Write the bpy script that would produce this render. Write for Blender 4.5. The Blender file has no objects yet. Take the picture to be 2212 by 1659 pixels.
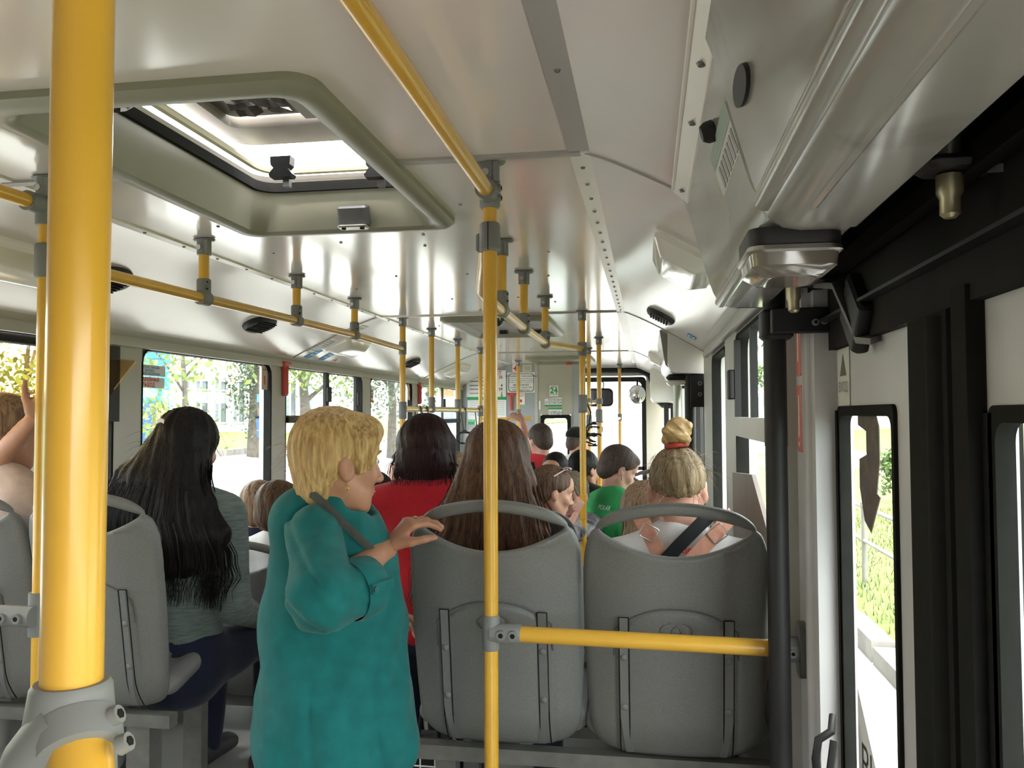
import bpy, bmesh, math, random
import numpy as np
from mathutils import Vector, Matrix

# ---------------------------------------------------------------- camera
SC = bpy.context.scene
COL = SC.collection
IW, IH, FPX = 2212, 1659, 1800.0
ZC = 1.62                     # eye height above the aisle floor
YAW, PITCH, ROLL = math.radians(9.25), math.radians(2.13), 0.004
def _basis():
    f = Vector((-math.sin(YAW)*math.cos(PITCH), math.cos(YAW)*math.cos(PITCH), math.sin(PITCH)))
    r = Vector((math.cos(YAW), math.sin(YAW), 0)); u = r.cross(f)
    c, s = math.cos(ROLL), math.sin(ROLL)
    return f, r*c-u*s, u*c+r*s
FW, RT, UP = _basis()
EYE = Vector((0, 0, ZC))
cam_data = bpy.data.cameras.new('camera')
cam_data.sensor_width = 36; cam_data.lens = FPX/IW*36; cam_data.clip_start = .02; cam_data.clip_end = 400
cam = bpy.data.objects.new('camera', cam_data); COL.objects.link(cam)
cam.matrix_world = Matrix(((RT.x, UP.x, -FW.x, 0), (RT.y, UP.y, -FW.y, 0), (RT.z, UP.z, -FW.z, ZC), (0, 0, 0, 1)))
SC.camera = cam

# ---------------------------------------------------------------- world, sun, exposure
SKY, SUN, EXPO = 8.0, 7.0, 0.55
world = bpy.data.worlds.new('sky'); SC.world = world; world.use_nodes = True
wn = world.node_tree.nodes; wl = world.node_tree.links; wn.clear()
wo = wn.new('ShaderNodeOutputWorld'); wb = wn.new('ShaderNodeBackground'); wb.inputs[1].default_value = SKY
wc = wn.new('ShaderNodeTexCoord'); wm = wn.new('ShaderNodeMapping'); wm.inputs['Scale'].default_value = (2.2, 2.2, 5.0)
wnz = wn.new('ShaderNodeTexNoise'); wnz.inputs['Scale'].default_value = 1.6; wnz.inputs['Detail'].default_value = 5
wr = wn.new('ShaderNodeValToRGB')
wr.color_ramp.elements[0].position = .34; wr.color_ramp.elements[0].color = (.16, .22, .36, 1)
wr.color_ramp.elements[1].position = .52; wr.color_ramp.elements[1].color = (1, .98, .95, 1)
wl.new(wc.outputs['Generated'], wm.inputs[0]); wl.new(wm.outputs[0], wnz.inputs['Vector'])
wl.new(wnz.outputs[0], wr.inputs[0]); wl.new(wr.outputs[0], wb.inputs[0]); wl.new(wb.outputs[0], wo.inputs[0])
sd = bpy.data.lights.new('sun', 'SUN'); sd.energy = SUN; sd.angle = math.radians(12); sd.color = (1, .95, .86)
so = bpy.data.objects.new('sun', sd); COL.objects.link(so)
so.rotation_euler = (math.radians(22), math.radians(8), 0)
SC.view_settings.view_transform = 'Standard'; SC.view_settings.look = 'None'
SC.view_settings.exposure = EXPO; SC.view_settings.gamma = 1; SC.view_settings.use_curve_mapping = False
SC.cycles.max_bounces = 10; SC.cycles.diffuse_bounces = 6; SC.cycles.glossy_bounces = 4
SC.cycles.transparent_max_bounces = 16; SC.cycles.transmission_bounces = 8
SC.cycles.caustics_reflective = False; SC.cycles.caustics_refractive = False
SC.cycles.sample_clamp_indirect = 6

# ---------------------------------------------------------------- measuring helpers: a photo point at a known distance
def _ray(x, y): return FW + RT*((x-IW/2)/FPX) - UP*((y-IH/2)/FPX)
def pY(x, y, Y): d = _ray(x, y); return EYE + d*(Y/d.y)
def pX(x, y, X): d = _ray(x, y); return EYE + d*(X/d.x)
def pZ(x, y, Z): d = _ray(x, y); return EYE + d*((Z-ZC)/d.z)
V = Vector

# ---------------------------------------------------------------- materials
MATS = {}
def mat(name, col, rough=.5, metal=0., spec=.5, noise=0., nscale=20., stretch=(1, 1, 1), bump=0., bscale=None, col2=None, emit=0., coat=0., sheen=0., sss=0., spots=None):
    if name in MATS: return MATS[name]
    m = bpy.data.materials.new(name); m.use_nodes = True
    nt = m.node_tree; N = nt.nodes; L = nt.links
    b = N['Principled BSDF']
    b.inputs['Base Color'].default_value = (*col, 1); b.inputs['Roughness'].default_value = rough
    b.inputs['Metallic'].default_value = metal; b.inputs['Specular IOR Level'].default_value = spec
    if coat: b.inputs['Coat Weight'].default_value = coat; b.inputs['Coat Roughness'].default_value = .12
    if sheen: b.inputs['Sheen Weight'].default_value = sheen
    if sss: b.inputs['Subsurface Weight'].default_value = sss; b.inputs['Subsurface Radius'].default_value = (.02, .008, .004); b.inputs['Subsurface Scale'].default_value = .3
    if emit: b.inputs['Emission Color'].default_value = (*col, 1); b.inputs['Emission Strength'].default_value = emit
    if noise or bump:
        tc = N.new('ShaderNodeTexCoord'); mp = N.new('ShaderNodeMapping'); mp.inputs['Scale'].default_value = stretch
        L.new(tc.outputs['Object'], mp.inputs[0])
        nz = N.new('ShaderNodeTexNoise'); nz.inputs['Scale'].default_value = nscale; nz.inputs['Detail'].default_value = 4
        L.new(mp.outputs[0], nz.inputs['Vector'])
        if noise:
            rp = N.new('ShaderNodeValToRGB')
            c2 = col2 if col2 else tuple(c*(1-noise) for c in col)
            rp.color_ramp.elements[0].position = .32; rp.color_ramp.elements[0].color = (*c2, 1)
            rp.color_ramp.elements[1].position = .68; rp.color_ramp.elements[1].color = (*col, 1)
            L.new(nz.outputs[0], rp.inputs[0])
            last = rp.outputs[0]
            if spots:      # (scale, threshold, colour): worn or dirty patches
                n2 = N.new('ShaderNodeTexNoise'); n2.inputs['Scale'].default_value = spots[0]; n2.inputs['Detail'].default_value = 6
                L.new(tc.outputs['Object'], n2.inputs['Vector'])
                r2 = N.new('ShaderNodeValToRGB'); r2.color_ramp.elements[0].position = spots[1]; r2.color_ramp.elements[1].position = spots[1]+.06
                L.new(n2.outputs[0], r2.inputs[0])
                mx = N.new('ShaderNodeMixRGB'); mx.inputs[2].default_value = (*spots[2], 1)
                L.new(r2.outputs[0], mx.inputs[0]); L.new(last, mx.inputs[1]); last = mx.outputs[0]
            L.new(last, b.inputs['Base Color'])
        if bump:
            src = nz
            if bscale:
                src = N.new('ShaderNodeTexNoise'); src.inputs['Scale'].default_value = bscale; src.inputs['Detail'].default_value = 3
                L.new(mp.outputs[0], src.inputs['Vector'])
            bp = N.new('ShaderNodeBump'); bp.inputs['Strength'].default_value = bump; bp.inputs['Distance'].default_value = .004
            L.new(src.outputs[0], bp.inputs['Height']); L.new(bp.outputs[0], b.inputs['Normal'])
    MATS[name] = m
    return m
def glassmat(name, tint, refl=.06, rough=.02):
    if name in MATS: return MATS[name]
    m = bpy.data.materials.new(name); m.use_nodes = True
    N = m.node_tree.nodes; L = m.node_tree.links; N.clear()
    o = N.new('ShaderNodeOutputMaterial'); t = N.new('ShaderNodeBsdfTransparent'); t.inputs[0].default_value = (*tint, 1)
    g = N.new('ShaderNodeBsdfGlossy'); g.inputs['Roughness'].default_value = rough
    x = N.new('ShaderNodeMixShader'); x.inputs[0].default_value = refl
    L.new(t.outputs[0], x.inputs[1]); L.new(g.outputs[0], x.inputs[2]); L.new(x.outputs[0], o.inputs[0])
    MATS[name] = m
    return m
YEL = mat('yellow_paint', (.68, .38, .045), .28, spec=.5, noise=.12, nscale=9, coat=.3)
GREY = mat('grey_cast_plastic', (.20, .205, .205), .48, spec=.35, noise=.12, nscale=14)
GREYD = mat('grey_screw_metal', (.18, .18, .18), .35, metal=.6)
CEIL = mat('ceiling_laminate', (.74, .68, .63), .18, spec=.9, noise=.05, nscale=2.2, coat=.6)
COVE = mat('cove_laminate', (.72, .68, .65), .22, spec=.8, noise=.05, nscale=2.5, coat=.3)
STRIP = mat('white_metal_strip', (.76, .73, .68), .3, spec=.6, noise=.06, nscale=4)
STRIPG = mat('grey_metal_strip', (.36, .34, .32), .4, spec=.5)
OLIVE = mat('hatch_plastic', (.27, .26, .20), .38, noise=.1, nscale=5)
WALLG = mat('wall_grey_panel', (.40, .40, .38), .45, noise=.06, nscale=5)
PILLAR = mat('window_pillar_grey', (.45, .45, .42), .45, noise=.06, nscale=6)
PARTG = mat('partition_grey', (.34, .36, .38), .5, noise=.08, nscale=3)
PARTB = mat('partition_beige', (.42, .40, .33), .5, noise=.06, nscale=3)
CREAM = mat('cream_panel', (.72, .69, .58), .45, noise=.04, nscale=3)
BLACK = mat('black_rubber', (.014, .014, .013), .85, spec=.12, noise=.2, nscale=30)
BLACKM = mat('black_painted_metal', (.018, .017, .018), .5, spec=.3, noise=.2, nscale=14)
DARKG = mat('dark_mechanism', (.018, .016, .015), .75, spec=.12, noise=.4, nscale=9)
DOORW = mat('door_white_paint', (.54, .53, .55), .4, noise=.10, nscale=5)
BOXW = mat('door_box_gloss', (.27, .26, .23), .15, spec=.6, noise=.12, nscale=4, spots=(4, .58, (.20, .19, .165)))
SEATM = mat('seat_grey_plastic', (.18, .183, .178), .5, noise=.30, nscale=420, bump=.05)
SEATS = mat('seat_strip_plastic', (.15, .154, .154), .5, noise=.1, nscale=40)
FLOORM = mat('bus_floor_vinyl', (.10, .085, .07), .55, noise=.3, nscale=60)
METAL = mat('steel', (.55, .54, .50), .3, metal=.9, noise=.2, nscale=12)
CHROME = mat('mirror_chrome', (.8, .82, .85), .04, metal=1)
WHITE = mat('white_plastic', (.75, .74, .72), .35)
PAPER = mat('white_paper', (.80, .80, .80), .7)
INK = mat('black_ink', (.03, .03, .03), .7)
REDI = mat('red_ink', (.65, .05, .05), .7)
BLUEI = mat('blue_sticker', (.05, .30, .65), .5)
GREENI = mat('green_ink', (.03, .32, .10), .7)
REDP = mat('red_plastic', (.58, .07, .05), .35)
GLASS = glassmat('window_glass', (.90, .94, .93), .05)
BROWNG = glassmat('brown_tinted_glass', (.88, .72, .48), .07)

# ---------------------------------------------------------------- mesh building
class MB:
    def __init__(s): s.v = []; s.f = []
    def add(s, vs, fs):
        o = len(s.v); s.v.extend([tuple(p) for p in vs]); s.f.extend([tuple(i+o for i in f) for f in fs]); return s
    def box(s, x0, x1, y0, y1, z0, z1):
        return s.add([(x, y, z) for x in (x0, x1) for y in (y0, y1) for z in (z0, z1)],
                     [(0, 1, 3, 2), (4, 6, 7, 5), (0, 4, 5, 1), (2, 3, 7, 6), (0, 2, 6, 4), (1, 5, 7, 3)])
    def obox(s, c, half, M=None, bev=0.):
        """box about c with half sizes, axes from matrix M, corner-chamfered by bev in the first two axes"""
        M = M or Matrix.Identity(3); hx, hy, hz = half
        if bev <= 0:
            vs = [V(c)+M@V((x*hx, y*hy, z*hz)) for x in (-1, 1) for y in (-1, 1) for z in (-1, 1)]
            return s.add(vs, [(0, 1, 3, 2), (4, 6, 7, 5), (0, 4, 5, 1), (2, 3, 7, 6), (0, 2, 6, 4), (1, 5, 7, 3)])
        pts = rrect(hx*2, hy*2, bev, 4)
        b2 = min(bev*.5, hz*.9)
        rings = []
        for z, k in ((-hz, b2), (-hz+b2, 0), (hz-b2, 0), (hz, b2)):
            rings.append([V(c)+M@V((x*(hx-k)/hx, y*(hy-k)/hy, z)) for x, y in pts])
        return s.loft(rings, True, True)
    def loft(s, rings, closed=True, caps=True):
        n = len(rings[0]); vs = [p for r in rings for p in r]; fs = []
        for i in range(len(rings)-1):
            for j in range(n if closed else n-1):
                a = i*n+j; b = i*n+(j+1) % n
                fs.append((a, b, b+n, a+n))
        if caps:
            fs.append(tuple(range(n-1, -1, -1))); o = (len(rings)-1)*n; fs.append(tuple(o+j for j in range(n)))
        return s.add(vs, fs)
    def tube(s, pts, r, n=14, caps=True):
        pts = [V(p) for p in pts]; rs = r if isinstance(r, (list, tuple)) else [r]*len(pts)
        t0 = (pts[1]-pts[0]).normalized(); a = t0.orthogonal().normalized(); rings = []
        for i, p in enumerate(pts):
            if i == 0: t = pts[1]-pts[0]
            elif i == len(pts)-1: t = pts[-1]-pts[-2]
            else: t = (pts[i+1]-p).normalized()+(p-pts[i-1]).normalized()
            t.normalize(); a = (a-t*a.dot(t)).normalized(); b = t.cross(a)
            rings.append([p+(a*math.cos(q)+b*math.sin(q))*rs[i] for q in [2*math.pi*j/n for j in range(n)]])
        return s.loft(rings, True, caps)
    def prism(s, pts, P, d0, d1):
        """2-D outline pts mapped by P(u,v,w) and pushed from w=d0 to w=d1"""
        return s.loft([[P(u, v, d0) for u, v in pts], [P(u, v, d1) for u, v in pts]], True, True)
    def ring(s, outer, inner, P, d0, d1):
        n = len(outer)
        A = [P(u, v, d0) for u, v in outer]; B = [P(u, v, d1) for u, v in outer]
        C = [P(u, v, d1) for u, v in inner]; D = [P(u, v, d0) for u, v in inner]
        vs = A+B+C+D; fs = []
        for k in range(4):
            for j in range(n):
                j2 = (j+1) % n; k2 = (k+1) % 4
                fs.append((k*n+j, k*n+j2, k2*n+j2, k2*n+j))
        return s.add(vs, fs)
    def ball(s, c, rad, M=None, nu=14, nv=9):
        M = M or Matrix.Identity(3); rad = rad if isinstance(rad, (tuple, list)) else (rad,)*3
        rings = []
        for i in range(nv+1):
            th = math.pi*(.02+.96*i/nv)
            rings.append([V(c)+M@V((rad[0]*math.sin(th)*math.cos(2*math.pi*j/nu), rad[1]*math.sin(th)*math.sin(2*math.pi*j/nu), -rad[2]*math.cos(th))) for j in range(nu)])
        return s.loft(rings, True, True)
    def mesh(s, name='mesh', ang=38):
        me = bpy.data.meshes.new(name); me.from_pydata(s.v, [], s.f)
        bm = bmesh.new(); bm.from_mesh(me); bmesh.ops.recalc_face_normals(bm, faces=bm.faces)
        lim = math.radians(ang)
        for f in bm.faces: f.smooth = True
        for e in bm.edges:
            e.smooth = (len(e.link_faces) == 2 and e.calc_face_angle(0) < lim)
        bm.to_mesh(me); bm.free()
        return me
    def build(s, name, m, parent=None, ang=38, **kw): return obj(name, s.mesh(name, ang), m, parent, **kw)
def rrect(w, h, r, n=4, cx=0, cy=0):
    r = min(r, w/2*.999, h/2*.999); o = []
    for qx, qy, a0 in ((1, 1, 0), (-1, 1, 90), (-1, -1, 180), (1, -1, 270)):
        for i in range(n+1):
            a = math.radians(a0+90*i/n); o.append((cx+qx*(w/2-r)+r*math.cos(a), cy+qy*(h/2-r)+r*math.sin(a)))
    return o
def rr4(u0, u1, v0, v1, r, n=4): return rrect(u1-u0, v1-v0, r, n, (u0+u1)/2, (v0+v1)/2)
def PX(x, sgn=1): return lambda u, v, w: V((x+w*sgn, u, v))      # outline in the YZ plane
def PYm(y, sgn=1): return lambda u, v, w: V((u, y+w*sgn, v))     # outline in the XZ plane
def PZm(z, sgn=1): return lambda u, v, w: V((u, v, z+w*sgn))     # outline in the XY plane
def frame_map(o, du, dv):
    o = V(o); du = V(du).normalized(); dv = V(dv); dv = (dv-du*dv.dot(du)).normalized(); dw = du.cross(dv)
    return lambda u, v, w: o+du*u+dv*v+dw*w
def obj(name, me, m=None, parent=None, label=None, cat=None, group=None, kind=None, loc=None):
    o = bpy.data.objects.new(name, me); COL.objects.link(o)
    if m is not None and me is not None:
        me.materials.clear(); me.materials.append(m)
    if parent is not None:
        o.parent = parent
        if parent.type == 'EMPTY' and not parent.get('_local'):
            o.matrix_parent_inverse = parent.matrix_basis.inverted()
    if loc is not None: o.location = loc
    if label: o['label'] = label
    if cat: o['category'] = cat
    if group: o['group'] = group
    if kind: o['kind'] = kind
    return o
def thing(name, label, cat, loc=(0, 0, 0), rz=0, group=None, local=False, kind=None):
    o = bpy.data.objects.new(name, None); COL.objects.link(o); o.location = loc; o.rotation_euler = (0, 0, rz)
    o.empty_display_size = .1
    if label: o['label'] = label
    if cat: o['category'] = cat
    if group: o['group'] = group
    if kind: o['kind'] = kind
    if local: o['_local'] = 1
    o.matrix_basis = Matrix.Translation(V(loc)) @ Matrix.Rotation(rz, 4, 'Z')
    return o
def dup(root, loc=None, rz=None, label=None, group=None):
    r = root.copy(); COL.objects.link(r)
    if loc is not None: r.matrix_basis = Matrix.Translation(V(loc)) @ Matrix.Rotation(rz or 0, 4, 'Z')
    if label: r['label'] = label
    if group: r['group'] = group
    for ch in [o for o in COL.objects if o.parent == root]:
        c = ch.copy(); COL.objects.link(c); c.parent = r
        for g in [o for o in COL.objects if o.parent == ch]:
            d = g.copy(); COL.objects.link(d); d.parent = c
    return r
def struct(name, mb, m, label=None):
    return obj(name, mb.mesh(name), m, None, label=label, kind='structure')
def text(s, size, P, m, parent, name='lettering', align='CENTER', bold=0., w=.0006, xs=1.):
    cu = bpy.data.curves.new('txt', 'FONT'); cu.body = s; cu.size = size; cu.align_x = align; cu.align_y = 'CENTER'; cu.offset = bold
    o = bpy.data.objects.new('txt', cu); COL.objects.link(o)
    me = bpy.data.meshes.new_from_object(o.evaluated_get(bpy.context.evaluated_depsgraph_get()))
    bpy.data.objects.remove(o); bpy.data.curves.remove(cu)
    for v in me.vertices: v.co = P(v.co.x*xs, v.co.y, w)
    return obj(name, me, m, parent)
def rot(axis, deg): return Matrix.Rotation(math.radians(deg), 3, axis)

# ---------------------------------------------------------------- implicit surfaces (bodies, clothes, hair, seat shells)
def surface_nets(d, org, h):
    s = d < 0
    nx, ny, nz = d.shape
    cnt = np.zeros((nx-1, ny-1, nz-1), np.float32); pos = np.zeros((nx-1, ny-1, nz-1, 3), np.float32)
    corner = [(a, b, c) for a in (0, 1) for b in (0, 1) for c in (0, 1)]
    def sl(o): return d[o[0]:nx-1+o[0], o[1]:ny-1+o[1], o[2]:nz-1+o[2]]
    for a in corner:
        for ax in range(3):
            if a[ax] == 1: continue
            b = list(a); b[ax] = 1
            da, db = sl(a), sl(b); cr = (da < 0) != (db < 0)
            if not cr.any(): continue
            t = np.where(cr, da/np.where(cr, da-db, 1), 0)
            cnt += cr
            for q in range(3):
                pos[..., q] += np.where(cr, a[q] + (t if q == ax else 0), 0)
    act = cnt > 0
    idx = -np.ones(act.shape, np.int64); ii = np.argwhere(act); idx[act] = np.arange(len(ii))
    P = (pos[act]/cnt[act][:, None] + ii)*h + np.asarray(org)
    F = []
    for ax in range(3):
        o = [(1, 0, 0), (0, 1, 0), (0, 0, 1)][ax]
        A = d[:nx-o[0], :ny-o[1], :nz-o[2]] < 0; B = d[o[0]:, o[1]:, o[2]:] < 0
        e = np.argwhere(A != B)
        b1, b2 = (ax+1) % 3, (ax+2) % 3
        e = e[(e[:, b1] > 0) & (e[:, b2] > 0) & (e[:, b1] < d.shape[b1]-1) & (e[:, b2] < d.shape[b2]-1)]
        if not len(e): continue
        inside = A[e[:, 0], e[:, 1], e[:, 2]]
        def cell(k1, k2):
            c = e.copy(); c[:, b1] -= k1; c[:, b2] -= k2
            return idx[c[:, 0], c[:, 1], c[:, 2]]
        q = np.stack([cell(1, 1), cell(0, 1), cell(0, 0), cell(1, 0)], 1)
        q[~inside] = q[~inside][:, ::-1]
        F.append(q)
    return P, np.concatenate(F)
def smin(a, b, k):
    if k <= 0: return np.minimum(a, b)
    h = np.clip(.5+.5*(b-a)/k, 0, 1); return b+(a-b)*h-k*h*(1-h)
def smax(a, b, k): return -smin(-a, -b, k)
class SDF:
    """list of primitives merged with smooth unions / cuts on a grid"""
    def __init__(s): s.p = []
    def cap(s, a, b, ra, rb, k=.02): s.p.append(('c', np.array(a, float), np.array(b, float), ra, rb, k)); return s
    def ell(s, c, r, M=None, k=.02): s.p.append(('e', np.array(c, float), np.array(r, float), np.array(M if M is not None else np.eye(3)), 0, k)); return s
    def flat(s, a, b, ra, rb, xd, k=.03): s.p.append(('f', np.array(a, float), np.array(b, float), (ra, rb), np.array(xd, float), k)); return s
    def cut(s, c, r, M=None, k=.01): s.p.append(('x', np.array(c, float), np.array(r, float), np.array(M if M is not None else np.eye(3)), 0, k)); return s
    def half(s, c, n, k=.005): s.p.append(('h', np.array(c, float), np.array(n, float), 0, 0, k)); return s
    def grow(s, dr):
        o = SDF()
        for q in s.p:
            t = q[0]
            if t == 'c': o.p.append((t, q[1], q[2], q[3]+dr, q[4]+dr, q[5]))
            elif t == 'e': o.p.append((t, q[1], q[2]+dr, q[3], 0, q[5]))
            elif t == 'f': o.p.append((t, q[1], q[2], ((q[3][0][0]+dr, q[3][0][1]+dr), (q[3][1][0]+dr, q[3][1][1]+dr)), q[4], q[5]))
            else: o.p.append(q)
        return o
    def bounds(s):
        lo = np.full(3, 1e9); hi = -lo
        for q in s.p:
            if q[0] in 'xh': continue
            if q[0] == 'c': r = max(q[3], q[4]); pts = (q[1], q[2])
            elif q[0] == 'e': r = q[2].max(); pts = (q[1],)
            else: r = max(max(q[3][0]), max(q[3][1])); pts = (q[1], q[2])
            for p in pts: lo = np.minimum(lo, p-r); hi = np.maximum(hi, p+r)
        return lo, hi
    def mesh(s, h=.01, disp=None):
        lo, hi = s.bounds(); lo = lo-2.5*h; hi = hi+2.5*h
        n = np.ceil((hi-lo)/h).astype(int)+1
        ax = [lo[i]+h*np.arange(n[i], dtype=np.float32) for i in range(3)]
        d = np.full(tuple(n), .3, np.float32)
        for q in s.p:
            t, k = q[0], q[5]
            if t == 'c': r = max(q[3], q[4]); l2 = np.minimum(q[1], q[2])-r; h2 = np.maximum(q[1], q[2])+r
            elif t in 'ex': l2 = q[1]-q[2].max(); h2 = q[1]+q[2].max()
            elif t == 'f': r = max(max(q[3][0]), max(q[3][1])); l2 = np.minimum(q[1], q[2])-r; h2 = np.maximum(q[1], q[2])+r
            else: l2, h2 = lo, hi
            mg = max(k*1.2, .02)+2*h
            i0 = np.maximum(np.floor((l2-mg-lo)/h).astype(int), 0); i1 = np.minimum(np.ceil((h2+mg-lo)/h).astype(int)+1, n)
            if (i1 <= i0).any(): continue
            X = ax[0][i0[0]:i1[0]][:, None, None]; Y = ax[1][i0[1]:i1[1]][None, :, None]; Z = ax[2][i0[2]:i1[2]][None, None, :]
            S = (slice(i0[0], i1[0]), slice(i0[1], i1[1]), slice(i0[2], i1[2]))
            if t == 'c':
                a, b = q[1], q[2]; ab = b-a; L2 = max(float(ab@ab), 1e-9)
                tt = np.clip(((X-a[0])*ab[0]+(Y-a[1])*ab[1]+(Z-a[2])*ab[2])/L2, 0, 1)
                dd = np.sqrt((X-a[0]-ab[0]*tt)**2+(Y-a[1]-ab[1]*tt)**2+(Z-a[2]-ab[2]*tt)**2)-(q[3]+(q[4]-q[3])*tt)
            elif t in 'ex':
                c, r, M = q[1], q[2], q[3]
                u = [(X-c[0])*M[0][i]+(Y-c[1])*M[1][i]+(Z-c[2])*M[2][i] for i in range(3)]
                k0 = np.sqrt(sum((u[i]/r[i])**2 for i in range(3)))+1e-6
                k1 = np.sqrt(sum((u[i]/r[i]**2)**2 for i in range(3)))+1e-6
                dd = k0*(k0-1)/k1
            elif t == 'f':
                a, b = q[1], q[2]; ab = b-a; Ln = np.linalg.norm(ab); w = ab/Ln
                xd = q[4]-w*(q[4]@w); xd = xd/np.linalg.norm(xd); yd = np.cross(w, xd)
                tw = (X-a[0])*w[0]+(Y-a[1])*w[1]+(Z-a[2])*w[2]; tt = np.clip(tw/Ln, 0, 1)
                rx = q[3][0][0]+(q[3][1][0]-q[3][0][0])*tt; ry = q[3][0][1]+(q[3][1][1]-q[3][0][1])*tt
                u = (X-a[0])*xd[0]+(Y-a[1])*xd[1]+(Z-a[2])*xd[2]; v = (X-a[0])*yd[0]+(Y-a[1])*yd[1]+(Z-a[2])*yd[2]
                ex = tw-tt*Ln; m = np.minimum(rx, ry)
                dd = (np.sqrt((u/rx)**2+(v/ry)**2+(ex/m)**2)-1)*m
            else:
                dd = (X-q[1][0])*q[2][0]+(Y-q[1][1])*q[2][1]+(Z-q[1][2])*q[2][2]
            if t in 'xh': d[S] = smax(d[S], -dd, k)
            else: d[S] = smin(d[S], dd.astype(np.float32), k)
        if disp is not None: d = d+disp(ax[0][:, None, None], ax[1][None, :, None], ax[2][None, None, :]).astype(np.float32)
        return surface_nets(d, lo, h)
def nets_mesh(parts, name='mesh', M=None, disp=None):
    """join several (points, quads) into one smooth mesh; M places it"""
    P = []; F = []; o = 0
    for p, f in parts:
        P.append(p); F.append(f+o); o += len(p)
    P = np.concatenate(P); F = np.concatenate(F)
    if M is not None:
        A = np.array(M); P = P@A[:3, :3].T+A[:3, 3]
    me = bpy.data.meshes.new(name); me.from_pydata(P.tolist(), [], F.tolist())
    me.polygons.foreach_set('use_smooth', [True]*len(me.polygons)); me.update()
    return me
def wob(seed, amp, fr=(9, 9, 5)):
    """a fold field: a few crossing waves"""
    rg = np.random.RandomState(seed); ks = [(rg.uniform(-1, 1, 3)*np.array(fr), rg.uniform(0, 6.28), rg.uniform(.4, 1)) for _ in range(6)]
    return lambda X, Y, Z: amp*sum(a*np.sin(k[0]*X*6.28+k[1]*Y*6.28+k[2]*Z*6.28+p) for k, p, a in ks)/2.5
# ================================================================ the bus shell
ZCE = 2.195; XL, XR = -2.11, .31; XCL, XCR = -1.55, -.13
YB, YP, YW = -1.55, 9.3, 10.5          # rear wall, driver's partition, windscreen
struct('floor', MB().box(XL-.1, XR+.12, YB, YW+.2, -.06, 0), FLOORM, 'dark worn vinyl floor of the bus aisle')
# seat platforms over the wheels
struct('trim_1', MB().box(XL, -1.28, 1.7, 3.4, 0, .40).box(XL, -1.28, 3.4, 4.3, 0, .30), WALLG, 'raised platform under the left-hand seats')
struct('trim_2', MB().box(-.62, XR, 1.86, 4.2, 0, .40), WALLG, 'raised platform under the right-hand seats')

# ---- ceiling: panels, joint strips, corner strips, screws
HX0, HX1, HY0, HY1 = -1.17, -.60, 1.34, 2.35        # near hatch hole
H2 = (-1.16, -.62, 4.78, 5.75); H3 = (-1.15, -.60, 8.15, 8.95)
ceiling = obj('ceiling', MB().box(XCL-.02, XCR+.02, YB, YW+.1, ZCE+.11, ZCE+.13).mesh(), CEIL, kind='structure')
# the roof skin above the panels is pierced by the hatches too
def pierced(x0, x1, ys, holes, z0, z1):
    mb = MB(); yb = sorted(set([ys[0], ys[1]]+[y for h in holes for y in (h[2], h[3]) if ys[0] < y < ys[1]]))
    for a, b in zip(yb, yb[1:]):
        hs = [h for h in holes if h[2] <= a+1e-6 and h[3] >= b-1e-6]
        if hs: mb.box(x0, hs[0][0], a, b, z0, z1); mb.box(hs[0][1], x1, a, b, z0, z1)
        else: mb.box(x0, x1, a, b, z0, z1)
    return mb
HOLES = [(HX0, HX1, HY0, HY1)]
ceiling.data = pierced(XL, XR, (YB, YW+.15), HOLES, ZCE+.05, ZCE+.08).mesh(); ceiling.data.materials.append(CEIL)
def upanel(x0, x1, y0, y1, notch=None):
    """ceiling panel; notch = hatch hole that bites into one end"""
    if notch is None: pts = [(x0, y0), (x1, y0), (x1, y1), (x0, y1)]
    elif notch[3] > y1: pts = [(x0, y0), (x1, y0), (x1, y1), (notch[1], y1), (notch[1], notch[2]), (notch[0], notch[2]), (notch[0], y1), (x0, y1)]
    else: pts = [(x0, y0), (notch[0], y0), (notch[0], notch[3]), (notch[1], notch[3]), (notch[1], y0), (x1, y0), (x1, y1), (x0, y1)]
    return MB().prism(pts, PZm(ZCE), 0, .02)
YJ = (1.80, 4.65, 7.55)
upanel(XCL, XCR, YB, YJ[0]-.004, HOLES[0]).build('ceiling_panel', CEIL, ceiling)
upanel(XCL, XCR, YJ[0]+.004, YJ[1]-.004, HOLES[0]).build('ceiling_panel', CEIL, ceiling)
upanel(XCL, XCR, YJ[1]+.004, YJ[2]-.004).build('ceiling_panel', CEIL, ceiling)
upanel(XCL, XCR, YJ[2]+.004, YW+.05).build('ceiling_panel', CEIL, ceiling)
for a, b, y, m in ((HX1+.05, XCR-.01, YJ[0], STRIPG), (XCL, HX0-.05, YJ[0], STRIPG), (XCL+.01, -.86, YJ[1], STRIP), (-.78, XCR-.01, YJ[1], STRIPG), (XCL+.2, XCR, YJ[2], STRIPG)):
    MB().box(a, b, y-.014, y+.014, ZCE-.007, ZCE+.002).build('joint_strip', m, ceiling)
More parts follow.
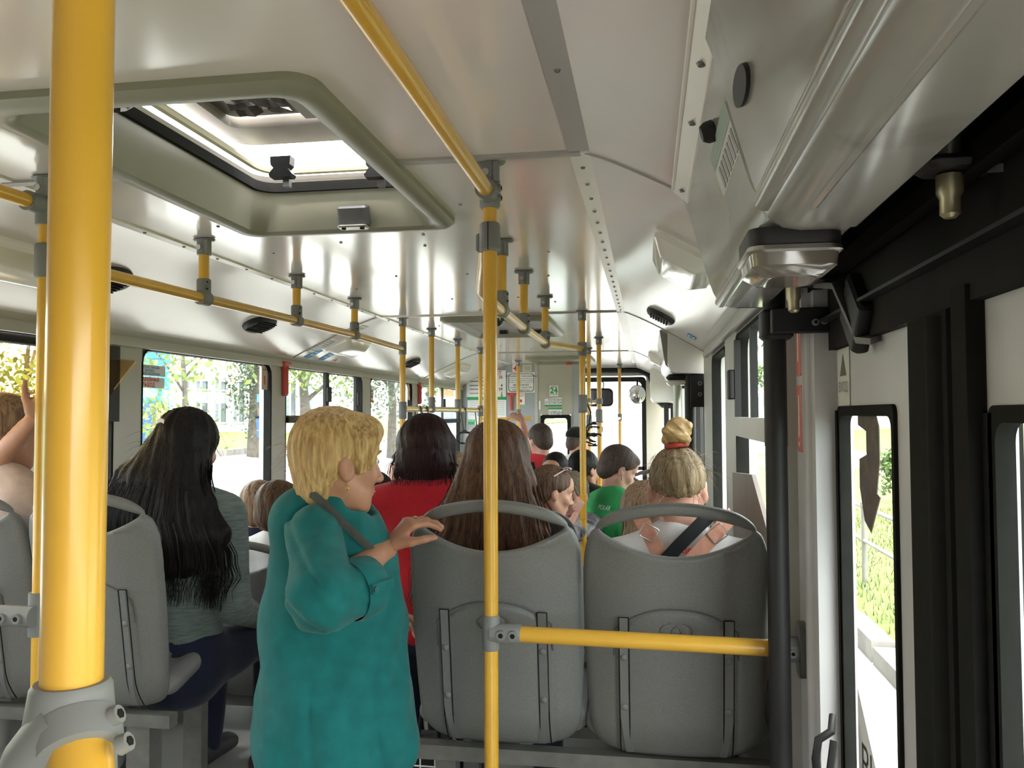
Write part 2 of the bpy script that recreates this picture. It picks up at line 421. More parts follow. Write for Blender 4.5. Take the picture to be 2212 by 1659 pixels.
# corner strips along both edges of the flat ceiling
for x, w0, w1 in ((XCL, .0, .035), (XCR, .035, .015)):
    for y0, y1, m in ((YB, YJ[0]-.02, STRIPG), (YJ[0]-.01, YJ[1]-.02, STRIP), (YJ[1]-.01, YJ[2], STRIP), (YJ[2]+.01, YP, STRIP)):
        mm = STRIP if x < -1 else m
        MB().box(x-w0, x+w1, y0, y1, ZCE-.006, ZCE+.004).build('corner_strip', mm, ceiling)
scm = MB().tube([(0, 0, 0), (0, 0, -.004)], [.006, .004], 8).mesh('screw')
def screw(x, y, z, par=ceiling): o = obj('screw', scm, GREYD, par); o.location = (x, y, z); return o
for x0, ya, yb, n in ((XCR-.012, 1.9, 4.55, 20), (XCL+.02, 1.9, 4.55, 13), (XCL+.02, 4.8, 7.4, 11)):
    for i in range(n): screw(x0, ya+(yb-ya)*i/(n-1), ZCE-.006)
for y in (1.0, 1.35): screw(XCR-.012, y, ZCE-.006)
for x, y in ((-1.28, 2.33), (-1.28, 1.12), (-1.3, 2.75), (-1.0, 2.62), (-.74, 2.72), (-1.02, 3.3), (-.72, 3.3), (-.38, 1.45), (-.34, 2.9), (-.95, 4.0), (-.62, 4.0), (-.4, 3.4), (-.46, 4.2), (-1.3, 3.6), (-.9, 4.45), (-.52, 4.45), (-1.05, 6.1), (-.75, 6.1), (-.5, 6.3), (-1.2, 6.8), (-.62, 6.9), (-.4, 5.2), (-1.32, 5.2), (-.7, 2.55), (-.5, 2.2), (-1.1, 5.9), (-.5, 7.2), (-1.0, 7.2), (-1.25, .6), (-.9, 1.15)):
    screw(x, y, ZCE)

# ---- curved coves between the flat ceiling and the windows
def cove_z(t): return ZCE-.002-.245*(t**1.16)
def cove(x0, x1, ya, yb, th=.012):
    ra = []; n = 14
    for y in (ya, yb):
        lo = [V((x0+(x1-x0)*i/n, y, cove_z(i/n))) for i in range(n+1)]
        hi = [V((x0+(x1-x0)*i/n, y, cove_z(i/n)+th)) for i in range(n, -1, -1)]
        ra.append(lo+hi)
    return MB().loft(ra, True, True)
wall_left = struct('wall_left', MB().box(XL-.07, XL, YB, YP+1.2, -.3, 1.10).box(XL-.07, XL, YB, YP+1.2, 1.95, 2.30), WALLG)
wall_right = struct('wall_right', MB().box(XR, XR+.07, 1.95, 4.30, -.3, 1.10).box(XR, XR+.07, 1.90, 4.55, 1.90, 2.30).box(XR, XR+.07, 6.1, 9.0, -.3, 1.10).box(XR, XR+.07, 4.55, YW, 1.95, 2.30).box(XR+.045, XR+.09, YB, 1.9, 2.05, 2.30), WALLG)
struct('wall_rear', MB().box(XL, XR+.1, YB-.06, YB, -.1, 2.3), WALLG)
for par, x0, x1 in ((wall_left, XCL, XL+.005), (wall_right, XCR, XR+.02)):
    for a, b in ((YB, YJ[0]), (YJ[0], YJ[1]), (YJ[1], YJ[2]), (YJ[2], YW)):
        cove(x0, x1, a+.004, b-.004).build('cove_panel', COVE, par)
    for y in YJ:          # thin dark bead at each cove joint
        n = 14; sg = [V((x0+(x1-x0)*i/n, y, cove_z(i/n)-.001)) for i in range(n+1)]
        MB().tube(sg, .004, 6).build('cove_joint', STRIPG, par)
# rail moulding over the windows
for par, x, s in ((wall_left, XL, 1), (wall_right, XR, -1)):
    y0 = YB if s > 0 else 1.95
    prof = [(0, 1.905), (.03, 1.905), (.034, 1.92), (.026, 1.945), (.04, 1.955), (.046, 1.972), (.03, 1.985), (0, 1.985)]
    for a, b in (((y0, YJ[1]+.25), (YJ[1]+.255, 7.4), (7.405, YP)) if s > 0 else ((y0, 4.30), (6.0, YW))):
        MB().loft([[V((x+s*u, y, v)) for u, v in prof] for y in (a, b)], True, True).build('window_rail', PILLAR, par)

# ---- windows: pillars, gaskets, panes
WN = [0]
def window(side, y0, y1, z0=1.10, z1=1.915, glass=GLASS, frame=.013, label=None, m=BLACK):
    WN[0] += 1; x = XL if side < 0 else XR; s = 1 if side < 0 else -1
    P = PX(x, s)
    o = obj('window_%d' % WN[0], MB().ring(rr4(y0, y1, z0, z1, .07), rr4(y0+frame, y1-frame, z0+frame, z1-frame, .055), P, -.03, .012).mesh(), m, kind='structure')
    MB().prism(rr4(y0+.01, y1-.01, z0+.01, z1-.01, .06), P, -.02, -.015).build('pane', glass, o)
    return o
LW = [(.73, 3.02), (3.20, 4.43), (4.61, 5.95), (6.13, 7.28), (7.46, 9.22)]
wins = [window(-1, a, b) for a, b in LW]
yy = YB
for a, b in LW+[(YP+1.2, 0)]:
    MB().box(XL-.06, XL+.012, yy, a+.005, 1.08, 1.96).build('pillar', PILLAR, wall_left); yy = b-.005
RW = [(1.99, 2.96), (3.32, 4.02)]
winr = [window(1, a, b, 1.10, 1.89) for a, b in RW]
for a, b in ((1.93, 1.995), (2.955, 3.325), (4.015, 4.30)):
    MB().box(XR-.012, XR+.06, a, b, 1.08, 1.92).build('pillar', PILLAR, wall_right)
# sliding vents: upright bars, latch block, lower sill bar
def vent(win, x, s, y0, y1, z0, z1, bars, latch, mbar=BLACKM, sill=BLACKM):
    MB().box(min(x, x+s*.025), max(x, x+s*.025), y0, y1, z0-.022, z0+.022).build('vent_sill', sill, win)
    for y in bars: MB().box(min(x, x+s*.02), max(x, x+s*.02), y-.012, y+.012, z0, z1).build('vent_bar', mbar, win)
    for y, z in latch: MB().obox((x+s*.03, y, z), (.012, .03, .05), None, .008).build('latch', BLACKM, win)
vent(wins[2], XL, 1, 4.63, 5.93, 1.60, 1.90, (5.22, 5.26, 5.80), ((5.24, 1.76), (5.82, 1.74)))
vent(wins[4], XL, 1, 7.48, 9.2, 1.56, 1.90, (8.4, 9.1), ((8.4, 1.74), (9.05, 1.74)))
vent(winr[0], XR, -1, 2.01, 2.94, 1.585, 1.87, (2.90, 2.46), ((2.92, 1.72),), BLACKM, PILLAR)
MB().box(XR-.03, XR, 1.99, 2.96, 1.55, 1.61).build('vent_sill', PILLAR, winr[0])
# rear-left window: vent pane hinged down and tipped into the bus, tinted brown
vent(wins[0], XL, 1, .75, 3.0, 1.66, 1.90, (2.86,), ())
MB().box(XL-.01, XL+.03, 2.86, 3.03, 1.60, 1.90).build('vent_bar', BLACKM, wins[0])
tp = thing('tilted_vent_pane', 'brown tinted window flap tipped into the bus behind the thick yellow pole', 'window', (XL+.03, 2.0, 1.68))
Pv = frame_map((XL+.035, .9, 1.675), (0, 1, 0), (.155, 0, .15))
MB().prism([(0, 0), (2.02, 0), (1.98, .225), (0, .225)], Pv, 0, .006).build('pane', BROWNG, tp)
MB().prism([(0, -.012), (2.03, -.012), (2.03, .012), (0, .012)], Pv, -.006, .012).build('pane_rail', mat('bronze_rail', (.25, .17, .10), .4), tp)
MB().tube([Pv(1.25, .18, -.02), Pv(1.30, .235, -.03), Pv(1.62, .235, -.03), Pv(1.66, .2, -.02)], .016, 8).build('handle', BLACKM, tp)
# partition glass panel between the right-hand window and the bar
# ---- driver's partition
wf = struct('wall_front', MB().box(XL, -1.22, YP, YP+.04, 0, 2.23).box(XL, XR+.06, YW, YW+.06, -.2, .55), PARTG)
MB().box(-1.22, -.82, YP, YP+.04, 1.62, 2.23).box(-1.22, -1.19, YP, YP+.04, 0, 1.62).box(-.85, -.82, YP, YP+.04, 0, 1.62).box(-1.22, -.82, YP, YP+.04, 0, .6).build('cab_door_panel', PARTB, wf)
MB().box(-.82, -.74, YP-.01, YP+.05, 0, 2.23).build('cab_post', PARTG, wf)
MB().box(-1.255, -1.22, YP-.008, YP, 0, 2.2).build('cab_seam', PILLAR, wf)
MB().ring(rr4(-1.19, -.85, .6, 1.62, .02), rr4(-1.15, -.89, .64, 1.58, .03), PYm(YP, -1), -.02, .015).build('cab_window_gasket', BLACK, wf)
MB().prism(rr4(-1.17, -.87, .62, 1.60, .02), PYm(YP), .01, .014).build('cab_pane', GLASS, wf)
# windscreen and its surround
WN[0] += 1
ws = obj('window_%d' % WN[0], MB().ring(rr4(-2.05, -.02, .58, 2.09, .05), rr4(-1.99, -.075, .64, 2.03, .06), PYm(YW), -.02, .03).mesh(), BLACKM, kind='structure')
MB().prism(rr4(-2.03, -.04, .6, 2.07, .05), PYm(YW), .0, .006).build('pane', GLASS, ws)
MB().box(-2.0, -.05, YW-.02, YW+.02, .93, .975).build('crossbar', BLACKM, ws)
MB().ring(rr4(-.86, .30, .4, 2.19, .05, 6), rr4(-.80, -.02, .57, 2.10, .03, 6), PYm(YW-.03), -.01, .02).build('surround_panel', CREAM, ws)
MB().box(-.9, .30, YW-.06, YW-.02, 2.14, 2.20).build('header', BLACKM, ws)
# ================================================================ roof hatches
def hatch(x0, x1, y0, y1, label, open_lid):
    t = thing('roof_hatch', label, 'hatch', ((x0+x1)/2, (y0+y1)/2, ZCE))
    R = .055; z = ZCE; o = .05
    def rl(k, zz, r): return [V((u, v, zz)) for u, v in rr4(x0-k, x1+k, y0-k, y1+k, r, 5)]
    # moulded surround: outer lip, rounded bead, sloping throat
    MB().loft([rl(o, z+.002, R), rl(o, z-.014, R), rl(o-.012, z-.026, R), rl(.012, z-.028, R), rl(-.004, z-.020, R*.8), rl(-.03, z+.055, .06), rl(-.034, z+.09, .06)], True, False).build('surround', OLIVE, t)
    MB().loft([rl(-.034, z+.088, .06), rl(-.046, z+.088, .055), rl(-.046, z+.115, .055), rl(-.03, z+.115, .06), rl(-.03, z+.088, .06)], True, False).build('gasket', BLACK, t)
    MB().loft([rl(-.02, z+.05, .06), rl(.02, z+.05, .06), rl(.02, z+.14, .06), rl(-.025, z+.14, .06)], True, False).build('collar', WHITE, t)
    return t
t = hatch(HX0, HX1, HY0, HY1, 'open roof hatch with olive surround and raised grimy lid', True)
# lid: raised at the rear... open gap all round lets daylight in
LZ = ZCE+.17
Pl = frame_map((-1.115, 1.15, ZCE+.192), (1, 0, .0), (0, 1, -.02))
LW_, LL_ = .60, .985
LIDM = mat('grimy_lid', (.34, .31, .27), .35, noise=.35, nscale=7)
lid = MB().ring(rr4(0, LW_, 0, LL_, .06), rr4(.05, LW_-.05, .10, LL_-.13, .03), Pl, 0, .03).build('lid', LIDM, t)
MB().prism(rr4(.05, LW_-.05, .08, LL_-.14, .03), Pl, .026, .032).build('lid_top', mat('lid_panel', (.10, .095, .09), .3, noise=.5, nscale=9), lid)
MB().loft([[Pl(u, v, w) for u, w in ((LW_*.44, .03), (LW_*.46, -.006), (LW_*.62, -.006), (LW_*.66, .03))] for v in (.10, LL_-.18)], True, True).build('lid_rib', LIDM, lid)
FILM = mat('crumpled_film', (.09, .085, .08), .12, spec=.9, noise=.5, nscale=14, bump=.8, bscale=9)
random.seed(5)
for (u0, u1, v0, v1) in ((.07, LW_*.44, .46, .62), (.10, LW_*.42, .64, .80), (LW_*.67, LW_-.06, .46, .60), (LW_*.68, LW_-.07, .62, .74), (.07, LW_*.4, .12, .44), (LW_*.68, LW_-.07, .12, .44)):
    nu, nv = 7, 7; vs = []; fs = []
    for i in range(nu+1):
        for j in range(nv+1): vs.append(Pl(u0+(u1-u0)*i/nu, v0+(v1-v0)*j/nv, .018-random.uniform(0, .014)))
    for i in range(nu):
        for j in range(nv): a = i*(nv+1)+j; fs.append((a, a+1, a+nv+2, a+nv+1))
    MB().add(vs, fs).build('film_patch', FILM, lid, ang=5)
# white inner rim tube below the lid
rim = [V((u, v, ZCE+.135)) for u, v in rr4(HX0+.075, HX1-.05, HY0+.05, HY1-.085, .08, 6)]
MB().tube(rim[2:]+rim[:3], .011, 8).build('rim_tube', mat('yellowed_white', (.62, .58, .42), .4), t)
# latches
for px in (610, 815):
    c = pZ(px, 362, ZCE+.115)
    c.y = min(c.y, HY1-.06)
    MB().loft([[c+V((sx*w, sy*.016, dz)) for sx, sy in ((-1, -1), (1, -1), (1, 1), (-1, 1))] for w, dz in ((.030, .028), (.028, .004), (.020, -.004), (.034, -.022), (.030, -.03))], True, True).build('latch', BLACKM, t)
    MB().box(c.x-.004, c.x+.014, c.y+.012, c.y+.03, c.z-.05, c.z+.02).build('latch_tab', GREYD, t)
# label box on the front throat wall
lb = MB().obox((-.845, HY1-.030, ZCE+.012), (.045, .02, .03), rot('X', 24), .01).build('handle_box', mat('dark_grey_plastic', (.07, .07, .07), .5), t)
MB().obox((-.845, HY1-.036, ZCE-.024), (.045, .022, .004), None, .01).build('handle_plate', METAL, lb)
for dx in (-.028, .028): MB().tube([(-.845+dx, HY1-.04, ZCE-.024), (-.845+dx, HY1-.04, ZCE-.031)], .007, 10).build('hole_plug', BLACK, lb)
lb2 = MB().obox((-.99, HY0+.012, ZCE-.006), (.075, .028, .012), None, .02).build('hinge_plate', METAL, t)
for dx in (-.045, .045): MB().tube([(-.99+dx, HY0+.005, ZCE-.017), (-.99+dx, HY0+.005, ZCE-.024)], .013, 12).build('hinge_bolt', BLACK, lb2)
def hatch_closed(H, label):
    x0, x1, y0, y1 = H
    t = thing('roof_hatch', label, 'hatch', ((x0+x1)/2, (y0+y1)/2, ZCE)); z = ZCE
    def rl(k, zz, r): return [V((u, v, zz)) for u, v in rr4(x0-k, x1+k, y0-k, y1+k, r, 5)]
    MB().loft([rl(.05, z, .06), rl(.05, z-.02, .06), rl(.03, z-.032, .06), rl(.0, z-.032, .05), rl(-.03, z-.006, .04)], True, False).build('surround', OLIVE, t)
    MB().loft([rl(-.03, z-.006, .04), rl(-.03, z+.0, .04)], True, True).build('lid', LIDM, t)
    return t
t2 = hatch_closed(H2, 'closed olive roof hatch beside the dome camera')
MB().box(-.98, -.93, 5.5, 5.56, ZCE-.03, ZCE).build('latch', BLACKM, t2)
MB().box(-.80, -.70, 5.52, 5.57, ZCE-.03, ZCE).build('latch', BLACKM, t2)
t3 = hatch_closed(H3, 'farthest closed roof hatch with a red handle near the windscreen')
MB().obox((-.83, 8.9, ZCE-.03), (.035, .02, .012), None, .01).build('handle', REDP, t3)

# ================================================================ lamps, speakers, stickers on the coves
def on_cove(side, t, Y):
    """point and frame on the cove surface; t=0 ceiling edge, 1 window"""
    x0, x1 = (XCL, XL+.005) if side < 0 else (XCR, XR+.02)
    e = .02; p = V((x0+(x1-x0)*t, Y, cove_z(t))); q = V((x0+(x1-x0)*(t+e), Y, cove_z(t+e)))
    dn = (q-p).normalized()
    nrm = dn.cross(V((0, 1, 0))) * (1 if side > 0 else -1)
    if nrm.z > 0: nrm = -nrm
    return p, dn, nrm
def cove_map(side, t, Y):
    p, dn, n = on_cove(side, t, Y)
    return lambda u, v, w: p+V((0, 1, 0))*u+dn*v+n*w
CLEAR = mat('lamp_acrylic', (.80, .78, .73), .12, spec=.7, coat=.4)
def cove_lamp(side, t, Y, lu, lv, label, group=None):
    P = cove_map(side, t, Y); th = thing('cove_lamp', label, 'lamp', P(0, 0, 0))
    def r(k, w, rr): return [P(u, v, w) for u, v in rrect(lu-2*k, lv-2*k, rr, 5)]
    MB().loft([r(0, 0, .03), r(0, .012, .03), r(.006, .018, .03)], True, True).build('base', WHITE, th)
    MB().loft([r(.006, .014, .03), r(.008, .03, .03), r(.045, .062, .03), r(.055, .064, .03)], True, True).build('diffuser', CLEAR, th)
    return th
cove_lamp(1, .53, 2.42, .42, .20, 'clear boxy cove lamp beside the near door cover on the right')
cove_lamp(-1, .50, 2.15, .62, .17, 'long pale cove lamp at the far left behind the thick yellow pole')
cove_lamp(-1, .55, 4.98, .42, .19, 'left cove lamp beside the two blue stickers')
cove_lamp(-1, .55, 8.0, .46, .22, 'farthest left cove lamp near the driver partition')
cove_lamp(1, .5, 7.0, .42, .2, 'far right cove lamp beyond the middle door cover')
def cove_speaker(side, t, Y, label, L=.24):
    P = cove_map(side, t, Y); th = thing('cove_speaker', label, 'speaker', P(0, 0, 0))
    def r(k, w): return [P((L/2-k)*math.cos(a), (.075-k)*math.sin(a), w) for a in [2*math.pi*i/28 for i in range(28)]]
    MB().loft([r(0, 0), r(.002, .012), r(.012, .022), r(.03, .024)], True, True).build('housing', BLACKM, th)
    for k in range(-3, 4): MB().obox(P(0, k*.014, .025), (.004, .08, .002), None).build('slot', BLACK, th)
    return th
cove_speaker(-1, .47, 2.55, 'black oval speaker on the left cove half hidden by the thick pole')
cove_speaker(-1, .55, 3.78, 'black oval speaker on the left cove behind the ceiling rail')
cove_speaker(-1, .62, 6.55, 'black oval speaker on the left cove beyond the blue stickers')
cove_speaker(1, .43, 4.08, 'black oval speaker on the bright right cove')
cove_speaker(1, .5, 7.7, 'black oval speaker on the right cove near the windscreen')
def cove_sticker(side, t, Y, lu, lv, m, label, marks=None, mm=None):
    P = cove_map(side, t, Y)
    o = MB().prism(rrect(lu, lv, .006, 3), P, .001, .003).build('sticker', m); o['label'] = label; o['category'] = 'sticker'
    for (u, v, a, b) in marks or []: MB().prism(rr4(u-a/2, u+a/2, v-b/2, v+b/2, .002, 2), P, .003, .0036).build('print', mm or PAPER, o)
    return o
lines = [(0, -.06+.02*i, .10, .006) for i in range(7)]
cove_sticker(-1, .82, 4.80, .085, .10, BLUEI, 'blue sticker with white print on the left cove, nearer one', [(0, -.02, .05, .008), (0, .01, .06, .01)])
cove_sticker(-1, .82, 5.02, .085, .10, BLUEI, 'blue sticker with white print on the left cove, farther one', [(0, -.02, .05, .008), (0, .01, .06, .01)])
cove_sticker(-1, .66, 4.74, .12, .18, PAPER, 'white notice with grey lines on the left cove joint', lines, GREYD)
cove_sticker(-1, .30, 4.76, .10, .12, PAPER, 'small pale notice high on the left cove joint', [(0, -.03+.02*i, .07, .005) for i in range(4)], GREYD)
cove_sticker(-1, .86, 5.22, .06, .05, PAPER, 'tiny white and red sticker past the blue stickers', [(0, 0, .03, .03)], REDI)
for i in (0, 1):
    cove_sticker(1, .74+.05*i, 4.30, .10+.04, .022, BLUEI, ('upper' if i == 0 else 'lower')+' thin blue sticker on the right cove', [(0, 0, .09, .008)])
# dome cameras
def dome(c, label, r=.05):
    t = thing('dome_camera', label, 'camera', c); c = V(c)
    MB().loft([[c+V((k*math.cos(a), k*math.sin(a), z)) for a in [2*math.pi*i/20 for i in range(20)]] for k, z in ((r*1.1, 0), (r*1.1, -.03), (r*.95, -.045))], True, True).build('base', CREAM, t)
    mb = MB(); rs = []
    for i in range(7):
        th = math.pi/2*i/6.2; rs.append([c+V((r*.86*math.cos(th)*math.cos(a), r*.86*math.cos(th)*math.sin(a), -.045-r*.86*math.sin(th))) for a in [2*math.pi*j/20 for j in range(20)]])
    mb.loft(rs, True, True).build('dome', mat('smoked_dome', (.03, .03, .035), .05, spec=.8), t)
    return t
dome((-.815, 4.5, ZCE), 'small white and black dome camera hanging from the ceiling')
dome((-.80, 9.5, ZCE-.0), 'little dome camera above the driver cab post', .04)
# ================================================================ yellow handrails with grey castings
PR = .0165
def bracket(par, x, y, z=ZCE, long='x', s=1.):
    """ceiling foot: oblong plate, socket, slotted screw"""
    hx, hy = (.036, .02) if long == 'x' else (.02, .036)
    b = MB().obox((x, y, z-.005), (hx*s, hy*s, .005), None, .018*s)
    b.tube([(x, y, z-.008), (x, y, z-.055)], .0225, 16).box(x+.012, x+.024, y-.024, y-.01, z-.055, z-.01)
    o = b.build('bracket', GREY, par)
    MB().tube([(x-.006, y-.021, z-.033), (x-.006, y-.026, z-.033)], .0085, 12).build('screw', METAL, o)
    return o
def sleeve(par, a, b, r=.0225, name='clamp'):
    a, b = V(a), V(b); d = (b-a).normalized()
    o = MB().tube([a, a+d*.003, b-d*.003, b], [r-.002, r, r, r-.002], 18).build(name, GREY, par)
    return o
def bolts(par, pts, dirv, r=.0085):
    d = V(dirv).normalized()
    for p in pts:
        p = V(p)
        o = MB().tube([p, p+d*.006], [r, r*.92], 12).build('bolt', GREY, par)
        MB().tube([p+d*.0055, p+d*.0068], r*.5, 6).build('bolt_socket', BLACK, par)
def tee(par, p, down=True, rail=(0, 1, 0), up=.062):
    """tee casting joining a drop post to the rail at p"""
    p = V(p); rd = V(rail).normalized()
    mb = MB().tube([p-rd*.026, p-rd*.023, p+rd*.023, p+rd*.026], [.021, .0235, .0235, .021], 16)
    mb.tube([p, p+V((0, 0, up-.004)), p+V((0, 0, up))], [.0225, .0225, .020], 16)
    o = mb.build('tee_clamp', GREY, par)
    for dz in (.028, .05): bolts(o, [p+V((.016, -.012, dz))], (.8, -.6, 0), .0075)
    return o
def post(par, x, y, z0, z1, r=PR): return MB().tube([(x, y, z1), (x, y, z0)], r, 18).build('post', YEL, par)
# ---- left-hand ceiling rail
LX = -1.41
t = thing('handrail', 'long yellow ceiling rail on the left with short drop posts', 'handrail', (LX, 3.2, 2.0))
MB().tube([(LX, 1.77, 1.995), (LX, 2.49, 2.0), (LX, 3.2, 2.008), (LX, 3.88, 2.014), (LX, 4.66, 2.008)], PR, 18).build('rail', YEL, t)
for y, z in ((2.48, 2.0), (3.2, 2.008), (3.88, 2.014)):
    post(t, LX, y, z+.03, ZCE-.03); bracket(t, LX, y); tee(t, (LX, y, z))
# ---- rear-left pole with the rail running back past the camera
t = thing('handrail', 'yellow pole behind the thick near pole, with a rail running back', 'handrail', (LX, 1.765, 0))
post(t, LX, 1.765, 0, ZCE-.03); bracket(t, LX, 1.765)
MB().tube([(LX, 1.74, 2.12), (LX, -1.4, 2.10)], PR, 18).build('rail', YEL, t)
mb = MB().tube([(LX, 1.765, 2.165), (LX, 1.765, 2.075)], .024, 16).tube([(LX, 1.765, 2.12), (LX, 1.70, 2.12)], .0235, 16); mb.build('elbow', GREY, t)
sleeve(t, (LX, 1.765, 2.03), (LX, 1.765, 1.95), .0245)
MB().tube([(LX, 1.735, 1.16), (XL+.01, 1.735, 1.16)], PR, 16).build('crossbar', YEL, t)
mb = MB().tube([(LX, 1.765, 1.21), (LX, 1.765, 1.11)], .024, 16).tube([(LX+.01, 1.735, 1.16), (LX-.09, 1.735, 1.16)], .024, 16); cb = mb.build('cross_clamp', GREY, t)
bolts(cb, [(LX-.055, 1.712, 1.16), (LX-.015, 1.712, 1.16)], (0, -1, 0), .012)
# ---- thick pole close to the camera
TP = V((-.3225, .43, 0))
t = thing('pole', 'thick yellow pole close to the viewer at the left edge', 'pole', (TP.x, TP.y, 0))
MB().tube([(TP.x, TP.y, 1.465), (TP.x+.002, TP.y, 2.19)], PR, 32).build('post', YEL, t)
zt = 1.468
mb = MB()
mb.tube([(TP.x, TP.y, zt+.003), (TP.x, TP.y, zt), (TP.x-.001, TP.y, zt-.022), (TP.x-.001, TP.y, zt-.075), (TP.x, TP.y, zt-.08)], [.0195, .0215, .024, .026, .022], 28)
d2 = V((.50, -.55, -.66)).normalized(); c0 = V((TP.x+.007, TP.y-.004, zt-.020))
mb.tube([c0, c0+d2*.012, c0+d2*.017, c0+d2*.018], [.023, .0225, .0215, .018], 24)
d3 = V((-.6, -.25, -.75)).normalized(); mb.tube([c0, c0+d3*.03, c0+d3*.048], [.024, .0215, .014], 20)
cs = mb.build('three_way_casting', GREY, t)
for q in (.0, .016): bolts(cs, [c0+V((.0215+q*.7, -.002-q*.5, .006-q*.7))], (.85, .1, .4), .0055)
MB().tube([c0+d2*.01, c0+d2*.35], PR, 24).build('lower_rail', YEL, t)
MB().tube([(TP.x, TP.y, zt-.07), (TP.x, TP.y, 0)], PR, 24).build('lower_post', YEL, t)
# ---- centre pole, the rail running back over the camera and the bent rail going forward
CX, CY = -.347, 1.83
t = thing('pole', 'tall yellow pole in the middle in front of the grey seats', 'pole', (CX, CY, 0))
post(t, CX, CY, 0, ZCE-.03, .016); bracket(t, CX, CY, long='x')
mb = MB().tube([(CX, CY, 2.155), (CX, CY, 2.15), (CX, CY, 2.09), (CX, CY, 2.085)], [.019, .0235, .0235, .02], 18)
mb.tube([(CX, CY-.0, 2.118), (CX-.001, CY-.05, 2.118)], [.025, .0235], 18); el = mb.build('elbow', GREY, t)
bolts(el, [(CX+.022, CY-.01, 2.128), (CX+.022, CY-.008, 2.106)], (1, -.2, 0), .008)
MB().tube([(CX-.001, CY-.035, 2.118), (CX+.005, .9, 2.118), (CX+.012, -1.4, 2.115)], PR, 20).build('rear_rail', YEL, t)
mb = MB().tube([(CX, CY, 2.052), (CX, CY, 2.047), (CX, CY, 1.992), (CX, CY, 1.987)], [.02, .0235, .0245, .02], 20)
mb.obox((CX-.026, CY+.012, 2.01), (.008, .012, .02), None, .006); c2 = mb.build('split_clamp', GREY, t)
MB().box(CX-.0008, CX+.0008, CY-.0255, CY-.02, 1.988, 2.05).build('clamp_seam', BLACK, c2)
pts = [V((CX-.012, CY+.015, 2.005)), V((CX-.03, CY+.10, 1.985)), V((-.452, 2.25, 1.968)), V((-.462, 2.40, 1.962)), V((-.466, 2.667, 1.958)), V((-.483, 3.27, 1.965)), V((-.487, 3.95, 1.968)), V((-.475, 4.05, 1.968)), V((-.36, 4.58, 1.985))]
MB().tube(pts, PR, 18).build('forward_rail', YEL, t)
for x, y in ((-.467, 2.667), (-.483, 3.27), (-.486, 3.99)):
    post(t, x, y, 1.99, ZCE-.03); bracket(t, x, y, s=1.1); tee(t, (x, y, 1.962))
# tee with the bar guarding the seat backs
mb = MB().tube([(CX, CY, 1.178), (CX, CY, 1.175), (CX, CY, 1.105), (CX, CY, 1.102)], [.018, .0195, .0195, .018], 20)
mb.tube([(CX, CY-.004, 1.14), (CX+.066, CY-.004, 1.14), (CX+.07, CY-.004, 1.14)], [.021, .021, .0185], 18); tc = mb.build('tee_clamp', GREY, t)
bolts(tc, [(CX+.026, CY-.022, 1.14), (CX+.052, CY-.022, 1.14)], (0, -1, 0), .0115)
MB().tube([(CX+.05, CY-.006, 1.14), (.305, CY-.03, 1.137)], .0175, 20).build('guard_bar', YEL, t)
wbk = MB().tube([(.262, CY-.03, 1.137), (.305, CY-.03, 1.137)], .026, 16).prism(rr4(CY-.06, CY+.0, 1.08, 1.195, .028, 6), PX(.305), -.006, .008).build('wall_bracket', GREY, t)
bolts(wbk, [(.285, CY-.054, 1.135)], (0, -1, 0), .0085)
# ---- left poles with the strap bar
t = thing('handrail', 'left rail with hanging straps between far yellow poles', 'handrail', (LX, 4.7, 0))
for y, zb in ((4.69, 0), (5.35, 1.66), (6.12, 1.66), (6.98, 0)):
    post(t, LX, y, zb, ZCE-.03, .0175); bracket(t, LX, y)
sleeve(t, (LX, 4.69, 2.05), (LX, 4.69, 1.975)); sleeve(t, (LX, 4.69, 1.70), (LX, 4.69, 1.60), .024); sleeve(t, (LX, 6.98, 1.70), (LX, 6.98, 1.61), .024)
for y in (5.35, 6.12): sleeve(t, (LX, y, 1.74), (LX, y, 1.655), .024); sleeve(t, (LX, y-.03, 1.658), (LX, y+.03, 1.658), .022)
MB().tube([(LX, 4.69, 1.658), (LX, 6.98, 1.662)], .0175, 16).build('strap_bar', mat('brass_bar', (.75, .52, .14), .18, metal=.3), t)
def strap(x, y, z, label, sw=0.):
    t = thing('hanging_strap', label, 'strap', (x, y, z-.3))
    mb = MB()
    pts = [(x+.021*math.cos(a), z+.021*math.sin(a)) for a in [math.pi*(i/8) for i in range(9)]]
    w = .014
    lp = [V((x+sw-.005, y, z-.17))]+[V((px, y, pz)) for px, pz in reversed(pts)]+[V((x+sw+.005, y, z-.17))]
    mb.loft([[p+V((0, -w, 0)), p+V((0, w, 0)), p+V((0, w, 0))*1.0+V((.003, 0, .001)), p+V((0, -w, 0))+V((.003, 0, .001))] for p in lp], True, True).build('webbing', BLACKM, t)
    c = V((x+sw, y, z-.215)); o = []
    for i in range(25):
        a = 2*math.pi*i/24; o.append(c+V((.062*math.copysign(abs(math.cos(a))**.75, math.cos(a)), 0, .043*math.copysign(abs(math.sin(a))**.8, math.sin(a)))))
    MB().tube(o, .0075, 8, False).build('grip', BLACKM, t)
    MB().obox((x+sw, y, z-.166), (.016, .018, .012), None, .005).build('buckle', BLACKM, t)
    return t
strap(LX, 5.02, 1.66, 'nearest hanging strap, mostly hidden by the dark bob of hair')
strap(LX, 5.18, 1.66, 'second hanging strap, its loop over the dark bob of hair')
strap(LX, 6.30, 1.66, 'black hanging strap with a full loop handle showing', .012)
strap(LX, 6.85, 1.66, 'black hanging strap next to the centre pole')
